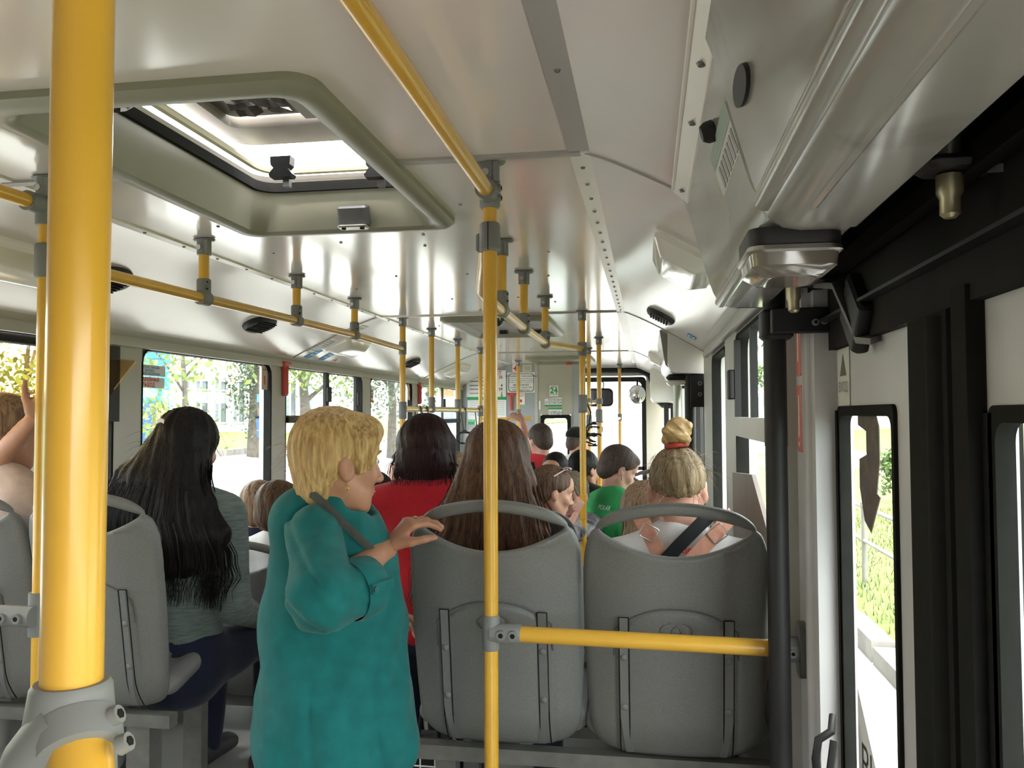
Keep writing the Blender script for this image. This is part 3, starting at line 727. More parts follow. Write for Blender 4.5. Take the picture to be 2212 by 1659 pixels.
# ---- right-hand and front poles
def full_pole(x, y, label, clamps=(), extra=None):
    t = thing('pole', label, 'pole', (x, y, 0)); post(t, x, y, 0, ZCE-.03, .0175); bracket(t, x, y)
    for a, b in clamps: sleeve(t, (x, y, a), (x, y, b), .0255)
    return t
t = full_pole(-.355, 4.60, 'yellow pole gripped by a hand beside the green shirt', ((2.02, 1.945), (1.73, 1.63)))
MB().box(-.372, -.34, 4.57, 4.60, 1.05, 1.18).build('request_button', YEL, t)
bolts(t, [(-.365, 4.575, 1.99), (-.345, 4.575, 1.975)], (0, -1, 0), .006)
t = full_pole(-.355, 6.2, 'yellow pole with a grey joint in front of the windscreen', ((1.74, 1.70), (1.66, 1.56)))
MB().tube([(-.355, 6.2, 1.72), (-.50, 7.18, 1.72)], .015, 12).build('rail', mat('brass_bar', (.75, .52, .14), .18), t)
MB().tube([(-.355, 6.2, 1.55), (-.315, 9.55, 1.58)], .016, 12).build('rail', YEL, t)
t = full_pole(-.50, 7.18, 'far yellow pole just right of the gripped one', ((1.76, 1.70), (1.62, 1.5)))
t = full_pole(-.315, 9.55, 'slim yellow pole before the bright windscreen', ((1.63, 1.55),))
t = full_pole(-1.347, 8.68, 'yellow pole in front of the notices on the partition', ((1.68, 1.62),))
MB().tube([(-1.347, 8.68, 1.58), (-1.75, 8.68, 1.58)], .016, 12).tube([(-1.347, 8.68, 1.58), (-1.2, 8.68, 1.58)], .016, 12).build('crossbar', YEL, t)
strap(-.42, 6.6, 1.72, 'dark strap dangling beside the gripped pole')
strap(-.45, 6.95, 1.62, 'lower dark strap dangling beside the gripped pole')
# ================================================================ moulded grey seats
def seat_meshes():
    h = .0048
    ax = np.arange(-.235, .236, h, dtype=np.float32); ay = np.arange(-.16, .12, h, dtype=np.float32); az = np.arange(-.03, .645, h, dtype=np.float32)
    X = ax[:, None, None]; Y = ay[None, :, None]; Z = az[None, None, :]
    w = .214-.018*np.clip((.35-Z)/.35, 0, 1)**2 - .012*np.clip((Z-.42)/.2, 0, 1)
    zt = .612-.034*(X/.17)**2
    do = smax(smax(np.abs(X)-w, (Z-zt)*.95, .085), (0-Z), .075)
    ht = .582-.036*(X/.17)**2; hb = .488+.052*(X/.17)**2
    dh = smax((Z-ht)*.95, (hb-Z)*.95, .012)
    d2 = smax(do, -dh, .02)
    yc = .052*(np.abs(X)/.21)**2.6 - .105*(Z/.61) + .035*np.clip((.10-Z)/.10, 0, 1)**2
    # raised centre plate with an arched top, and a soft swelling under the handle
    arch = .365-.05*(X/.135)**2
    plate = smax(np.abs(X)-.137, Z-arch, .05)
    relief = .0045*np.clip(.5-plate/.006, 0, 1) - .004*np.exp(-(plate/.005)**2) - .003*np.exp(-((dh-.012)/.012)**2)*(Z < .5)
    em = np.sqrt((X/.036)**2+((Z-.318)/.019)**2)
    relief = relief - .003*np.exp(-((em-1)/.10)**2)
    em2 = np.sqrt((X/.011)**2+((Z-.318)/.013)**2); relief = relief - .003*np.exp(-((em2-1)/.25)**2)
    t = .0135+.006*np.exp(-(np.maximum(-d2, 0)/.02)**2)*np.clip((Z-.40)/.08, 0, 1)
    yy = Y-yc
    d3 = np.where(yy < 0, -yy-t-relief, yy-t)
    d = smax(d2, d3, .018)
    P, F = surface_nets(d.astype(np.float32), (ax[0], ay[0], az[0]), h)
    back = nets_mesh([(P, F)], 'backrest')
    # seat pan
    s = SDF()
    for sx in (-1, 1):
        s.flat((sx*.10, .065, .05), (sx*.10, .36, .105), (.105, .03), (.10, .022), (1, 0, 0), .03)
        s.cap((sx*.185, .075, .06), (sx*.185, .34, .135), .022, .018, .03)
    s.flat((0, .065, .05), (0, .38, .11), (.12, .03), (.12, .02), (1, 0, 0), .04)
    pan = nets_mesh([s.mesh(.012)], 'pan')
    return back, pan
SB, SPAN = seat_meshes()
def yback(x, z): return .052*(abs(x)/.21)**2.6-.105*(z/.61)+.035*max(0, (.10-z)/.10)**2-.0135-.0045
def seat_strip(sx):
    mb = MB(); n = 14; rings = []
    for i in range(n+1):
        z = .335-.335*i/n+.008; x = sx*(.118-.012*max(0, (z-.1)*-1)/.1*1.0)
        y = yback(x, z)
        rings.append([V((x-.0105, y-.001, z)), V((x-.0095, y-.0035, z)), V((x+.0095, y-.0035, z)), V((x+.0105, y-.001, z)), V((x+.0105, y+.004, z)), V((x-.0105, y+.004, z))])
    return mb.loft(rings, True, True).mesh('strip')
def seat_groove(sx):
    mb = MB(); n = 14
    for e in (-1, 1):
        pts = []
        for i in range(n+1):
            z = .335-.335*i/n+.008; x = sx*.118+e*.0112; pts.append(V((x, yback(x, z)-.0008, z)))
        mb.tube(pts, .0016, 5)
    x0 = sx*.118; z = .3435; mb.tube([V((x0-.0112, yback(x0, z)-.0008, z)), V((x0+.0112, yback(x0, z)-.0008, z))], .0016, 5)
    return mb.mesh('strip_groove')
STR = {s: (seat_strip(s), seat_groove(s)) for s in (-1, 1)}
def _emb():
    mb = MB()
    mb.tube([V((.036*math.cos(a), yback(0, .318)-.0002, .318+.019*math.sin(a))) for a in [2*math.pi*i/28 for i in range(29)]], .0013, 5, False)
    mb.tube([V((.011*math.cos(a)*(1-.35*max(0, math.sin(a))), yback(0, .318)-.0002, .316+.013*math.sin(a))) for a in [2*math.pi*i/20 for i in range(21)]], .0012, 5, False)
    return mb.mesh('emblem')
def _arch():
    pts = [V((-.141, yback(.141, .25)+.003, .25))]+[V((x, yback(x, .365-.05*(x/.135)**2)+.0028, .367-.05*(abs(x)/.135)**2.4)) for x in np.linspace(-.139, .139, 21)]+[V((.141, yback(.141, .25)+.003, .25))]
    return MB().tube(pts, .0019, 6).mesh('arch_line')
EMB, ARCH = _emb(), _arch()
SEATL = mat('seat_line', (.10, .10, .098), .7)
RIV = MB().ball((0, 0, 0), (.0085, .004, .0085), None, 10, 6).mesh('rivet')
def make_seat(label, loc, rivs):
    t = thing('bus_seat', label, 'seat', loc, 0, 'moulded grey bus seats', local=True)
    obj('backrest', SB, SEATM, t); obj('seat_pan', SPAN, SEATM, t)
    obj('emblem', EMB, SEATL, t); obj('arch_line', ARCH, SEATL, t)
    for s in (-1, 1):
        st = obj('back_strip', STR[s][0], SEATS, t); obj('strip_groove', STR[s][1], BLACK, st)
        for z in rivs:
            r = obj('rivet', RIV, SEATM, st); r.location = (s*.118, yback(s*.118, z)-.004, z)
    return t
SZ = .81
s1 = make_seat('left one of the grey seats behind the centre pole, a hand on its rim', (-.37, 2.035, SZ), (.25, .13))
s2 = dup(s1, (.058, 2.015, SZ), 0, 'grey seat nearest the door with pink straps showing in its opening')
s3 = dup(s1, (-1.51, 2.13, SZ), 0, 'grey aisle seat behind the thick near pole on the left'); s3.scale = (.92, 1, 1)
s4 = dup(s1, (-1.908, 2.13, SZ), 0, 'grey window seat cut off by the left edge of the picture'); s4.scale = (.92, 1, 1)
for (x, y, z), lb in (((-1.51, 3.0, .55), 'grey seat in front of the dark-haired woman, only its rim showing'), ((-1.908, 3.0, .55), 'grey window seat one row ahead on the left, almost hidden'),
                      ((-.37, 2.95, .52), 'grey seat ahead of the woman with long brown hair'), ((.058, 2.95, .52), 'grey seat ahead of the girl with the bun'),
                      ((.07, 5.6+.9, .60), 'distant grey seat right of the boy in green'), ((-.375, 5.6+.9, .60), 'distant grey seat beside the purple flowered dress')):
    s = dup(s1, (x, y, z), 0, lb)
    if x < -1: s.scale = (.92, 1, 1)
# steel frames carrying the seats
t = thing('seat_frame', 'grey steel frame under the two near right-hand seats', 'frame', (-.15, 2.1, .40))
FR = mat('seat_frame_paint', (.14, .14, .13), .5, noise=.3, nscale=20)
MB().box(-.60, .285, 2.02, 2.06, .775, .81).build('rear_rail', FR, t); MB().box(-.60, .285, 2.34, 2.38, .80, .84).build('front_rail', FR, t)
for x in (-.50, .15):
    MB().box(x-.025, x+.025, 2.03, 2.08, .40, .78).build('leg', FR, t); MB().box(x-.022, x+.022, 2.33, 2.37, .40, .80).build('leg', FR, t)
t = thing('seat_frame', 'grey steel frame under the left-hand seats', 'frame', (-1.7, 2.2, .40))
MB().box(-2.10, -1.30, 2.13, 2.17, .765, .80).build('rear_rail', FR, t); MB().box(-2.10, -1.30, 2.42, 2.46, .80, .84).build('front_rail', FR, t)
for x in (-1.40, -2.0):
    MB().box(x-.035, x+.035, 2.14, 2.2, .40, .77).build('leg', FR, t); MB().box(x-.03, x+.03, 2.42, 2.46, .40, .80).build('leg', FR, t)
for y, lb in ((3.0, 'frame of the second left row'),):
    t = thing('seat_frame', 'steel frame under the seats one row ahead on the left', 'frame', (-1.7, y, .40))
    MB().box(-2.10, -1.30, y+.03, y+.07, .51, .55).build('rear_rail', FR, t)
    for x in (-1.40, -2.0): MB().box(x-.03, x+.03, y+.03, y+.07, .40, .52).build('leg', FR, t)
for y in (2.95,):
    t = thing('seat_frame', 'steel frame under the seats one row ahead on the right', 'frame', (-.15, y, .40))
    MB().box(-.60, .285, y+.03, y+.07, .48, .52).build('rear_rail', FR, t)
    for x in (-.50, .15): MB().box(x-.03, x+.03, y+.03, y+.07, .40, .49).build('leg', FR, t)
t = thing('seat_frame', 'low steel frame under the distant right-hand seats', 'frame', (-.1, 6.5, 0))
MB().box(-.58, .28, 6.52, 6.56, .56, .60).build('rear_rail', FR, t)
for x in (-.45, .2): MB().box(x-.03, x+.03, 6.52, 6.56, 0, .57).build('leg', FR, t)
# ================================================================ rear door on the right: jamb, leaves, shaft, arms, cover
XD = .36
jamb = obj('trim_3', MB().box(.318, .37, 1.68, 1.90, -.2, 1.93).mesh(), DOORW, kind='structure')
MB().tube([(.322, 1.735, 0), (.322, 1.735, 1.9)], .018, 14).build('jamb_bead', DOORW, jamb)
MB().box(.335, .362, 1.70, 1.765, -.2, 1.80).build('jamb_rubber', BLACK, jamb)
MB().box(.29, .318, 1.88, 1.95, -.2, 1.93).build('jamb_strip', PILLAR, jamb)
PJ = frame_map((.3165, 1.83, 1.70), (0, -1, 0), (0, 0, 1))
for k, (z0, z1) in enumerate(((.02, .16), (-.14, .0))):
    st = MB().prism(rr4(-.030, .030, z0-.02, z1-.02, .012), PJ, 0, .002).build('red_sticker', mat('faded_red', (.55, .13, .11), .5), jamb)
    MB().prism(rr4(-.006, .006, z0+.01, z1-.04, .004), PJ, .002, .003).build('arrow_mark', WHITE, st)
    zz = z1-.035 if k == 0 else z0+.0
    s = 1 if k == 0 else -1
    MB().prism([(-.012, zz-.0), (.012, zz), (0, zz+.022*s)] if s > 0 else [(-.012, zz), (0, zz-.012), (.012, zz)], PJ, .002, .003).build('arrow_mark', WHITE, st)
def door_leaf(n, y0, y1, wy0, wy1, wz1, wz0, label, g1):
    """y0 < y1; window opening wy0..wy1"""
    o = obj('door_%d' % n, MB().ring(rr4(y0, y1, -.12, 1.745, .006), rr4(wy0, wy1, wz0, wz1, .012, 4), PX(XD), 0, .022).mesh(), DOORW, label=label, kind='structure')
    MB().ring(rr4(wy0-.006, wy1+.006, wz0, wz1+.006, .015), rr4(wy0+.007, wy1-.012, wz0+.012, wz1-.012, .02), PX(XD), -.006, .014).build('window_gasket', BLACK, o)
    MB().box(XD-.006, XD+.004, wy1-.004, g1, wz0, wz1-.002).build('gasket_roll', BLACK, o)
    MB().box(XD+.010, XD+.014, wy0, wy1, wz0, wz1).build('pane', GLASS, o)
    return o
d1 = door_leaf(1, 1.235, 1.785, 1.300, 1.655, 1.628, .25, 'white door leaf with the entry arrow over its window', 1.752)
d2 = door_leaf(2, .35, 1.018, .42, .945, 1.622, .25, 'white door leaf at the right edge of the picture', .984)
# rubber seals where the leaves meet
MB().box(XD-.02, XD+.035, 1.026, 1.17, -.12, 1.74).build('door_seal', BLACK, d1)
MB().tube([(XD-.012, 1.06, -.1), (XD-.012, 1.06, 1.735)], .02, 12).build('door_seal_bulb', BLACK, d1)
MB().box(XD-.02, XD+.035, .966, 1.010, -.12, 1.76).build('door_seal', BLACK, d2)
# arrow and word on the leaf
PE = frame_map((XD-.001, 1.62, 1.69), (0, -1, 0), (0, 0, 1))
es = MB().prism(rr4(-.045, .045, -.055, .05, .003), PE, 0, .0012).build('entry_sticker', mat('sticker_white', (.66, .66, .64), .4), d1)
MB().prism([(-.024, .0), (.024, .0), (0, .04)], PE, .0012, .002).build('arrow_mark', mat('olive_ink', (.13, .13, .10), .6), es)
text('ВХОД', .026, lambda u, v, w: PE(u, v-.022, w+.0012), mat('grey_ink', (.22, .22, .22), .6), es, xs=.95)
# half-gone sticker low on the pane and a dark flap sticker high on the glass
PG = frame_map((XD+.009, 1.6, 1.04), (0, -1, 0), (0, 0, 1))
lo = MB().prism([(0, -.2), (.34, -.2), (.0, .09)], PG, 0, .0015).build('pane_sticker', PAPER, d1)
text('ВЫХОД', .085, lambda u, v, w: PG(u+.02, v-.035, w+.0015), INK, lo, align='LEFT')
PG2 = frame_map((XD+.009, 1.525, 1.54), (0, -1, 0), (0, 0, 1))
MB().prism([(-.035, .085), (.075, .085), (.10, .06), (.10, .0), (.08, -.05), (.10, -.055), (.04, -.12), (-.0, -.105), (-.03, -.05), (-.03, .0), (.02, .01), (.02, .05), (-.035, .06)], PG2, 0, .0015).build('pane_sticker', mat('brown_sticker', (.16, .12, .10), .6, noise=.5, nscale=30), d1)
# header: black beam and mechanism above the leaves
hd = obj('trim_4', MB().box(.345, .38, -1.4, 1.93, 1.742, 2.09).mesh(), DARKG, kind='structure', label='dark steel header above the rear door')
MB().box(.325, .345, -1.4, 1.90, 1.795, 1.80).build('header_lip', BLACKM, hd)
MB().box(.30, .345, -1.4, 1.90, 1.93, 1.965).build('header_rail', BLACKM, hd)
MB().box(.27, .30, -1.4, 1.25, 1.905, 1.925).build('header_rail', BLACKM, hd)
MB().box(.24, .36, -1.4, 1.30, 2.055, 2.07).build('header_roof', DARKG, hd)
MB().box(.315, .335, -1.4, 1.80, 1.86, 1.885).build('header_rail', DARKG, hd)
# shaft that turns the leaf
t = thing('door_shaft', 'black vertical door shaft with a clamped arm beside the near seat', 'door shaft', (.255, 1.75, 0))
MB().tube([(.255, 1.75, -.0), (.255, 1.75, 1.555)], .0215, 20).tube([(.255, 1.75, 1.555), (.255, 1.75, 1.88)], .0225, 20).build('shaft', BLACKM, t)
ck = MB().obox((.258, 1.75, 1.80), (.031, .032, .03), None, .012).obox((.300, 1.675, 1.80), (.062, .012, .024), None, .004).obox((.262, 1.70, 1.80), (.02, .03, .024), None, .004).build('clamp', BLACKM, t)
bolts(ck, [(.318, 1.662, 1.795), (.334, 1.662, 1.797)], (0, -1, 0), .007)
MB().tube([(.285, 1.74, 1.80), (.285, 1.70, 1.80)], .012, 10).build('clamp_pin', BLACKM, ck)
def door_arm(loc, label, par, s=1.):
    x, y, z = loc; t = par
    t = MB().obox((x+.02, y-.005, z+.012), (.05*s, .03, .006), None, .012).build('swing_arm', BLACKM, par, label=label)
    MB().tube([(x, y, z+.02), (x, y, z+.09)], .012*s, 12).build('spacer', METAL, t)
    pts = [V((x+.03, y-.01, z+.012)), V((x+.055, y-.04, z+.005)), V((x+.062, y-.08, z-.04)), V((x+.07, y-.13, z-.095)), V((x+.085, y-.16, z-.10))]
    MB().loft([[p+V((0, -.006, -.012)), p+V((.022, .012, -.004)), p+V((.022, .012, .006)), p+V((0, -.006, -.002))] for p in pts], True, True).build('arm', mat('worn_arm_metal', (.17, .17, .17), .45, noise=.3, nscale=40), t)
    MB().obox((x+.082, y-.10, z-.055), (.014, .055, .045), rot('X', 40), .01).build('arm_block', BLACKM, t)
    nut = MB().tube([(x, y, z+.004), (x, y, z-.014), (x, y, z-.02), (x, y, z-.036), (x, y, z-.04)], [.013*s, .013*s, .010*s, .010*s, .006*s], 10).build('nut', mat('old_brass', (.42, .37, .24), .4, metal=.7), t)
    return t
door_arm((.255, 1.52, 1.838), 'bent grey arm bolted above the first door leaf', d1)
door_arm((.305, .90, 1.858), 'bigger bent arm bolted above the nearest door leaf', d2)
# cover box over the mechanism
t = thing('door_cover', 'large glossy white cover over the rear door mechanism', 'cover', (.155, 1.1, 1.84))
def cov_prof(dx=0., dz=0.):
    return [(.078+dx, 2.077+dz), (.092+dx, 2.038+dz), (.108+dx, 1.978+dz), (.130+dx, 1.900+dz), (.138+dx, 1.877+dz), (.147+dx, 1.859+dz), (.163+dx, 1.846+dz), (.184+dx, 1.842+dz), (.240, 1.842+dz), (.240, 1.854+dz), (.165+dx, 1.863+dz), (.115+dx, 2.015+dz), (.101+dx, 2.088+dz)]
def extr(prof, y0, y1):
    return MB().loft([[V((u, y, v)) for u, v in prof] for y in (y0, y1)], True, True)
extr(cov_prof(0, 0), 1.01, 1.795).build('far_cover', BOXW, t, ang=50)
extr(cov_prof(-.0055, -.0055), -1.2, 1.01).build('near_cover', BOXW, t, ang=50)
MB().prism([(.240, 1.842), (.184, 1.842), (.151, 1.854), (.133, 1.895), (.110, 1.978), (.092, 2.042), (.083, 2.079), (.275, 2.061), (.275, 1.895)], PYm(1.785), 0, .011).build('end_plate', BOXW, t)
# rolled beads along the lower edge and the screwed top flange
MB().tube([(.138, .996, 1.870), (.137, .367, 1.870), (.137, -1.1, 1.870)], .0147, 12).build('bead', BOXW, t)
MB().tube([(.152, 1.772, 1.853), (.152, 1.10, 1.853)], .012, 12).build('bead', BOXW, t)
MB().tube([(.176, .909, 1.842), (.176, -1.1, 1.842)], .0064, 8).build('bead', BOXW, t)
MB().tube([(.103, 1.028, 2.001), (.1285, 1.024, 1.905), (.149, 1.019, 1.851)], .0073, 8).build('seam', BOXW, t)
fl = MB().loft([[V((.057, y, 2.086)), V((.086, y, 2.061)), V((.088, y, 2.068)), V((.0606, y, 2.094))] for y in (-1.2, 1.763)], True, True).build('flange', STRIP, t)
MB().tube([(.086, -1.2, 2.061), (.086, 1.744, 2.061)], .0055, 8).tube([(.057, -1.2, 2.088), (.057, 1.744, 2.088)], .0046, 8).build('flange_edge', STRIP, t)
for y in (.79, 1.083, 1.304, 1.698): o = obj('screw', scm, GREYD, fl); o.location = (.0725, y, 2.0726); o.scale = (1.2, 1.2, 1.2)
# oval grip, knob and printed notice on the sloping face
PF = frame_map((.099, .918, 2.010), (0, 1, 0), (-.30, 0, .95))
gp = [PF(.050*math.cos(a)-.018, -.041+.0147*math.sin(a), 0) for a in [2*math.pi*i/20 for i in range(20)]]
nrm = (PF(0, 0, 1)-PF(0, 0, 0))
if nrm.x > 0: nrm = -nrm
MB().loft([gp, [p+nrm*.0075 for p in gp]], True, True).build('grip_plate', BLACK, t)
MB().loft([[p+nrm*.0075 for p in gp], [p+nrm*.013 for p in gp]], True, True).build('grip_face', BLACKM, t)
c = PF(.275, .011, 0); MB().tube([c, c+nrm*.011, c+nrm*.018], [.0156, .0156, .011], 14).build('knob', BLACKM, t)
sg = -1 if (PF(0, 0, 1)-PF(0, 0, 0)).x > 0 else 1
no = MB().prism(rr4(.092, .367, -.069, .0, .004), PF, 0, sg*.002).build('notice', mat('notice_paper', (.55, .54, .50), .4), t)
MB().prism(rr4(.092, .367, -.024, .0, .002), PF, sg*.002, sg*.0026).build('notice_band', mat('notice_green', (.28, .36, .31), .5), no)
for i in range(8): MB().prism(rr4(.119+.0275*i, .135+.0275*i, -.061, -.031, .001), PF, sg*.002, sg*.0028).build('print', GREYD, no)
# lamp under the cover
t = thing('step_lamp', 'black-topped lamp with a clear lens under the white door cover', 'lamp', (.18, 1.115, 1.84))
def lr(k, z, hx=.055, hy=.0716): return [V((.180+u, 1.115+v, z)) for u, v in rrect(2*(hx-k), 2*(hy-k), .020, 5)]
MB().loft([lr(0, 1.8477), lr(0, 1.829), lr(.002, 1.8255)], True, True).build('housing', BLACKM, t)
MB().loft([lr(-.001, 1.8255), lr(-.002, 1.820), lr(.001, 1.8173)], True, True).build('bezel', METAL, t)
MB().loft([lr(.002, 1.8183), lr(.004, 1.802), lr(.018, 1.7907), lr(.028, 1.7898)], True, True).build('lens', mat('lamp_lens', (.22, .19, .16), .08, spec=.8, coat=.5, noise=.4, nscale=14), t)
# grab loop by the jamb and slanted tread bits low down
MB().tube([pY(1800, 1545, 1.60), pY(1796, 1580, 1.58), pY(1768, 1598, 1.58), pY(1762, 1640, 1.58), pY(1766, 1680, 1.58), pY(1790, 1690, 1.60), pY(1802, 1600, 1.62)], .0075, 10).build('grab_loop', BLACKM, jamb)
# panel with the cut corner between wall and door, below the window
struct('trim_5', MB().prism([(1.93, 0), (1.93, 1.12), (1.965, 1.12), (1.99, 1.05), (1.99, 0)], PX(.285), 0, .03), WALLG, 'grey wall panel beside the door jamb')
# ================================================================ middle door: cover, posts, leaves
t = thing('door_cover', 'smaller white cover box over the middle door', 'cover', (.2, 5.2, 1.85))
extr([(.115, 2.09), (.112, 1.90), (.125, 1.862), (.15, 1.85), (.32, 1.842), (.32, 2.0)], 4.68, 6.0).build('shell', WHITE, t)
extr([(.07, 2.10), (.09, 1.96), (.10, 1.90), (.13, 1.87), (.16, 1.9), (.16, 2.1)], 4.80, 5.95).build('shell_bulge', BOXW, t)
t = thing('step_lamp', 'small black-topped lamp under the middle door cover', 'lamp', (.19, 4.85, 1.85))
MB().obox((.19, 4.85, 1.83), (.085, .07, .018), None, .03).build('housing', BLACKM, t); MB().obox((.19, 4.85, 1.80), (.083, .068, .014), None, .03).build('lens', CLEAR, t)
MB().tube([(.165, 4.9, 1.83), (.165, 4.9, 0)], .022, 14).build('post', mat('pale_post', (.50, .52, .48), .3, metal=.3), thing('pole', 'pale grey pole beside the bun at the middle door', 'pole', (.165, 4.9, 0)))
t = thing('door_shaft', 'black shaft and bolted bracket of the middle door', 'door shaft', (.25, 4.75, 0))
MB().tube([(.235, 4.8, 0), (.235, 4.8, 1.84)], .03, 14).build('shaft', BLACKM, t)
k = MB().box(.235, .33, 4.72, 4.78, 1.66, 1.85).build('bracket', BLACKM, t); bolts(k, [(.285, 4.718, 1.79), (.285, 4.718, 1.73)], (0, -1, 0), .012)
for n, (y0, y1) in enumerate(((4.62, 5.28), (5.32, 5.98))):
    o = obj('door_%d' % (3+n), MB().ring(rr4(y0, y1, -.12, 1.83, .01), rr4(y0+.11, y1-.11, .2, 1.72, .03), PX(XR+.02), 0, .035).mesh(), BLACKM, kind='structure')
    MB().box(XR+.035, XR+.04, y0+.1, y1-.1, .2, 1.72).build('pane', GLASS, o)
struct('trim_6', MB().box(XR-.01, XR+.07, 4.28, 4.60, -.2, 1.95).box(XR, XR+.07, 5.99, 6.12, -.2, 1.95), PILLAR)
# right wall beyond the middle door and the front door
for a, b in ((6.25, 7.5), (7.7, 8.9)): window(1, a, b, 1.10, 1.89)
for a, b in ((6.10, 6.27), (7.48, 7.72), (8.88, 9.0)): MB().box(XR-.012, XR+.06, a, b, 1.08, 1.96).build('pillar', PILLAR, wall_right)
t = thing('door_cover', 'white cover box over the front door by the windscreen', 'cover', (.2, 9.5, 1.85))
extr([(.03, 2.10), (.03, 1.80), (.06, 1.76), (.30, 1.76), (.30, 2.1)], 9.0, 10.3).build('shell', WHITE, t)
t = thing('front_door_frame', 'curved black frame around the front door beside the windscreen', 'frame', (.0, 10.3, 0))
MB().tube([(-.8, 10.38, 2.17), (-.1, 10.38, 2.16), (.02, 10.36, 2.10), (.08, 10.3, 1.95), (.10, 10.2, 1.80), (.18, 10.1, 1.73), (.30, 10.0, 1.72)], .035, 10).build('header_tube', BLACKM, t)
for x in (.17, .24): MB().box(x, x+.05, 9.05, 9.12, 0, 1.74).build('post', BLACKM, t)
for y0, y1 in ((9.05, 9.6), (9.64, 10.2)):
    o = obj('door_%d' % (5 if y0 < 9.3 else 6), MB().ring(rr4(y0, y1, -.12, 1.76, .01), rr4(y0+.09, y1-.09, .2, 1.70, .03), PX(XR+.02), 0, .035).mesh(), BLACKM, kind='structure')
    MB().box(XR+.035, XR+.04, y0+.08, y1-.08, .2, 1.70).build('pane', GLASS, o)
# ================================================================ outside
GZ = -.34
ROADM = mat('pale_asphalt', (.36, .345, .33), .8, noise=.12, nscale=6)
GRASSM = mat('lawn', (.085, .115, .018), .9, noise=.45, nscale=3.5, col2=(.12, .135, .035))
KERBM = mat('kerb_concrete', (.26, .24, .22), .8, noise=.25, nscale=5)
LEAF = [mat('leaf_light', (.19, .27, .06), .6, noise=.5, nscale=3), mat('leaf_mid', (.10, .16, .045), .6, noise=.5, nscale=3), mat('leaf_dark', (.09, .125, .07), .6, noise=.5, nscale=3)]
BARK = mat('bark', (.10, .085, .07), .9, noise=.4, nscale=8)
def sheet(name, rows, m, label, cat):
    """ground strip: rows of (x, z) swept from y0 to y1, thick"""
    mb = MB(); (y0, y1) = rows[0]; pr = rows[1]
    ys = [y0+(y1-y0)*i/8 for i in range(9)]
    o = mb.loft([[V((x, y, z)) for x, z in pr]+[V((x, y, z-.3)) for x, z in reversed(pr)] for y in ys], True, True).build(name, m)
    o['label'] = label; o['category'] = cat; o['kind'] = 'structure'
    return o
sheet('road', ((-20, 150), [(-11.2, .55), (-6, .02), (-2.4, GZ), (1.72, GZ)]), ROADM, 'pale sunlit road around the bus', 'road')
sheet('lawn_left', ((-20, 150), [(-60, 2.2), (-16, .95), (-11.5, .66)]), GRASSM, 'green verge beyond the left-hand road', 'lawn')
lawn = sheet('lawn_right', ((-20, 150), [(1.90, -.20), (4.5, -.10), (6.2, .0)]), GRASSM, 'bright lawn beside the door', 'lawn')
sheet('footpath', ((-20, 150), [(6.2, .0), (8.6, .08)]), mat('pale_path', (.62, .60, .56), .8), 'white footpath across the lawn', 'path')
sheet('lawn_far', ((-20, 150), [(8.6, .08), (14, .5), (60, 3.2)]), GRASSM, 'rising lawn beyond the footpath', 'lawn')
def kerb(x0, z0, z1, w, ys, label):
    t = thing('kerb', label, 'kerb', (x0, ys[0], z0), kind='structure')
    me = MB().box(0, w, .01, .97, z0, z1).mesh('kerb_stone')
    y = ys[0]
    while y < ys[1]:
        o = obj('kerb_stone', me, KERBM, t); o.location = V((x0, y, 0)); y += 1.0
        random.seed(int(y*7)); o.location.z += random.uniform(-.02, .02)
    return t
kerb(1.72, GZ-.02, -.19, .18, (2, 26), 'pale kerb stones along the lawn outside the door')
kerb(-11.5, .35, .72, .3, (10, 44), 'worn kerb stones on the far side of the left-hand road')
# short grass blades near the door windows
random.seed(3); vs = []; fs = []
for i in range(9000):
    x = random.uniform(1.93, 6.0); y = random.uniform(3, 16); z = -.20+(x-1.9)*.045
    a = random.uniform(0, 6.28); h = random.uniform(.03, .09); w = .006+.004*random.random(); k = len(vs)
    vs += [(x-w*math.cos(a), y-w*math.sin(a), z-.02), (x+w*math.cos(a), y+w*math.sin(a), z-.02), (x+random.uniform(-.04, .04), y+random.uniform(-.04, .04), z+h)]
    fs.append((k, k+1, k+2))
MB().add(vs, fs).build('grass_blades', mat('grass_blade', (.11, .15, .025), .8, noise=.4, nscale=2), lawn, kind='stuff')
random.seed(4); mb = MB()
for i in range(220):
    x = random.uniform(2.0, 5.5); y = random.uniform(4, 14); z = -.20+(x-1.9)*.045+.05
    mb.ball((x, y, z), .012, None, 6, 3)
mb.build('clover_flowers', WHITE, lawn, kind='stuff')
# railing on the lawn
t = thing('railing', 'low grey two-rail fence on the lawn outside the door', 'railing', (2.3, 8, -.18))
RAILG = mat('railing_paint', (.22, .21, .19), .5, noise=.2, nscale=10)
fy = [2.1+1.85*i for i in range(8)]
for y in fy:
    MB().tube([(2.28, y, -.2), (2.28, y, .64)], .028, 12).build('post', RAILG, t)
    MB().tube([(2.28, y, .62), (2.28, y, .67)], .036, 12).build('post_cap', RAILG, t)
for a, b in zip(fy, fy[1:]):
    for z in (.62, .26): MB().tube([(2.28, a, z), (2.28, b, z)], .022, 10).build('rail', RAILG, t)
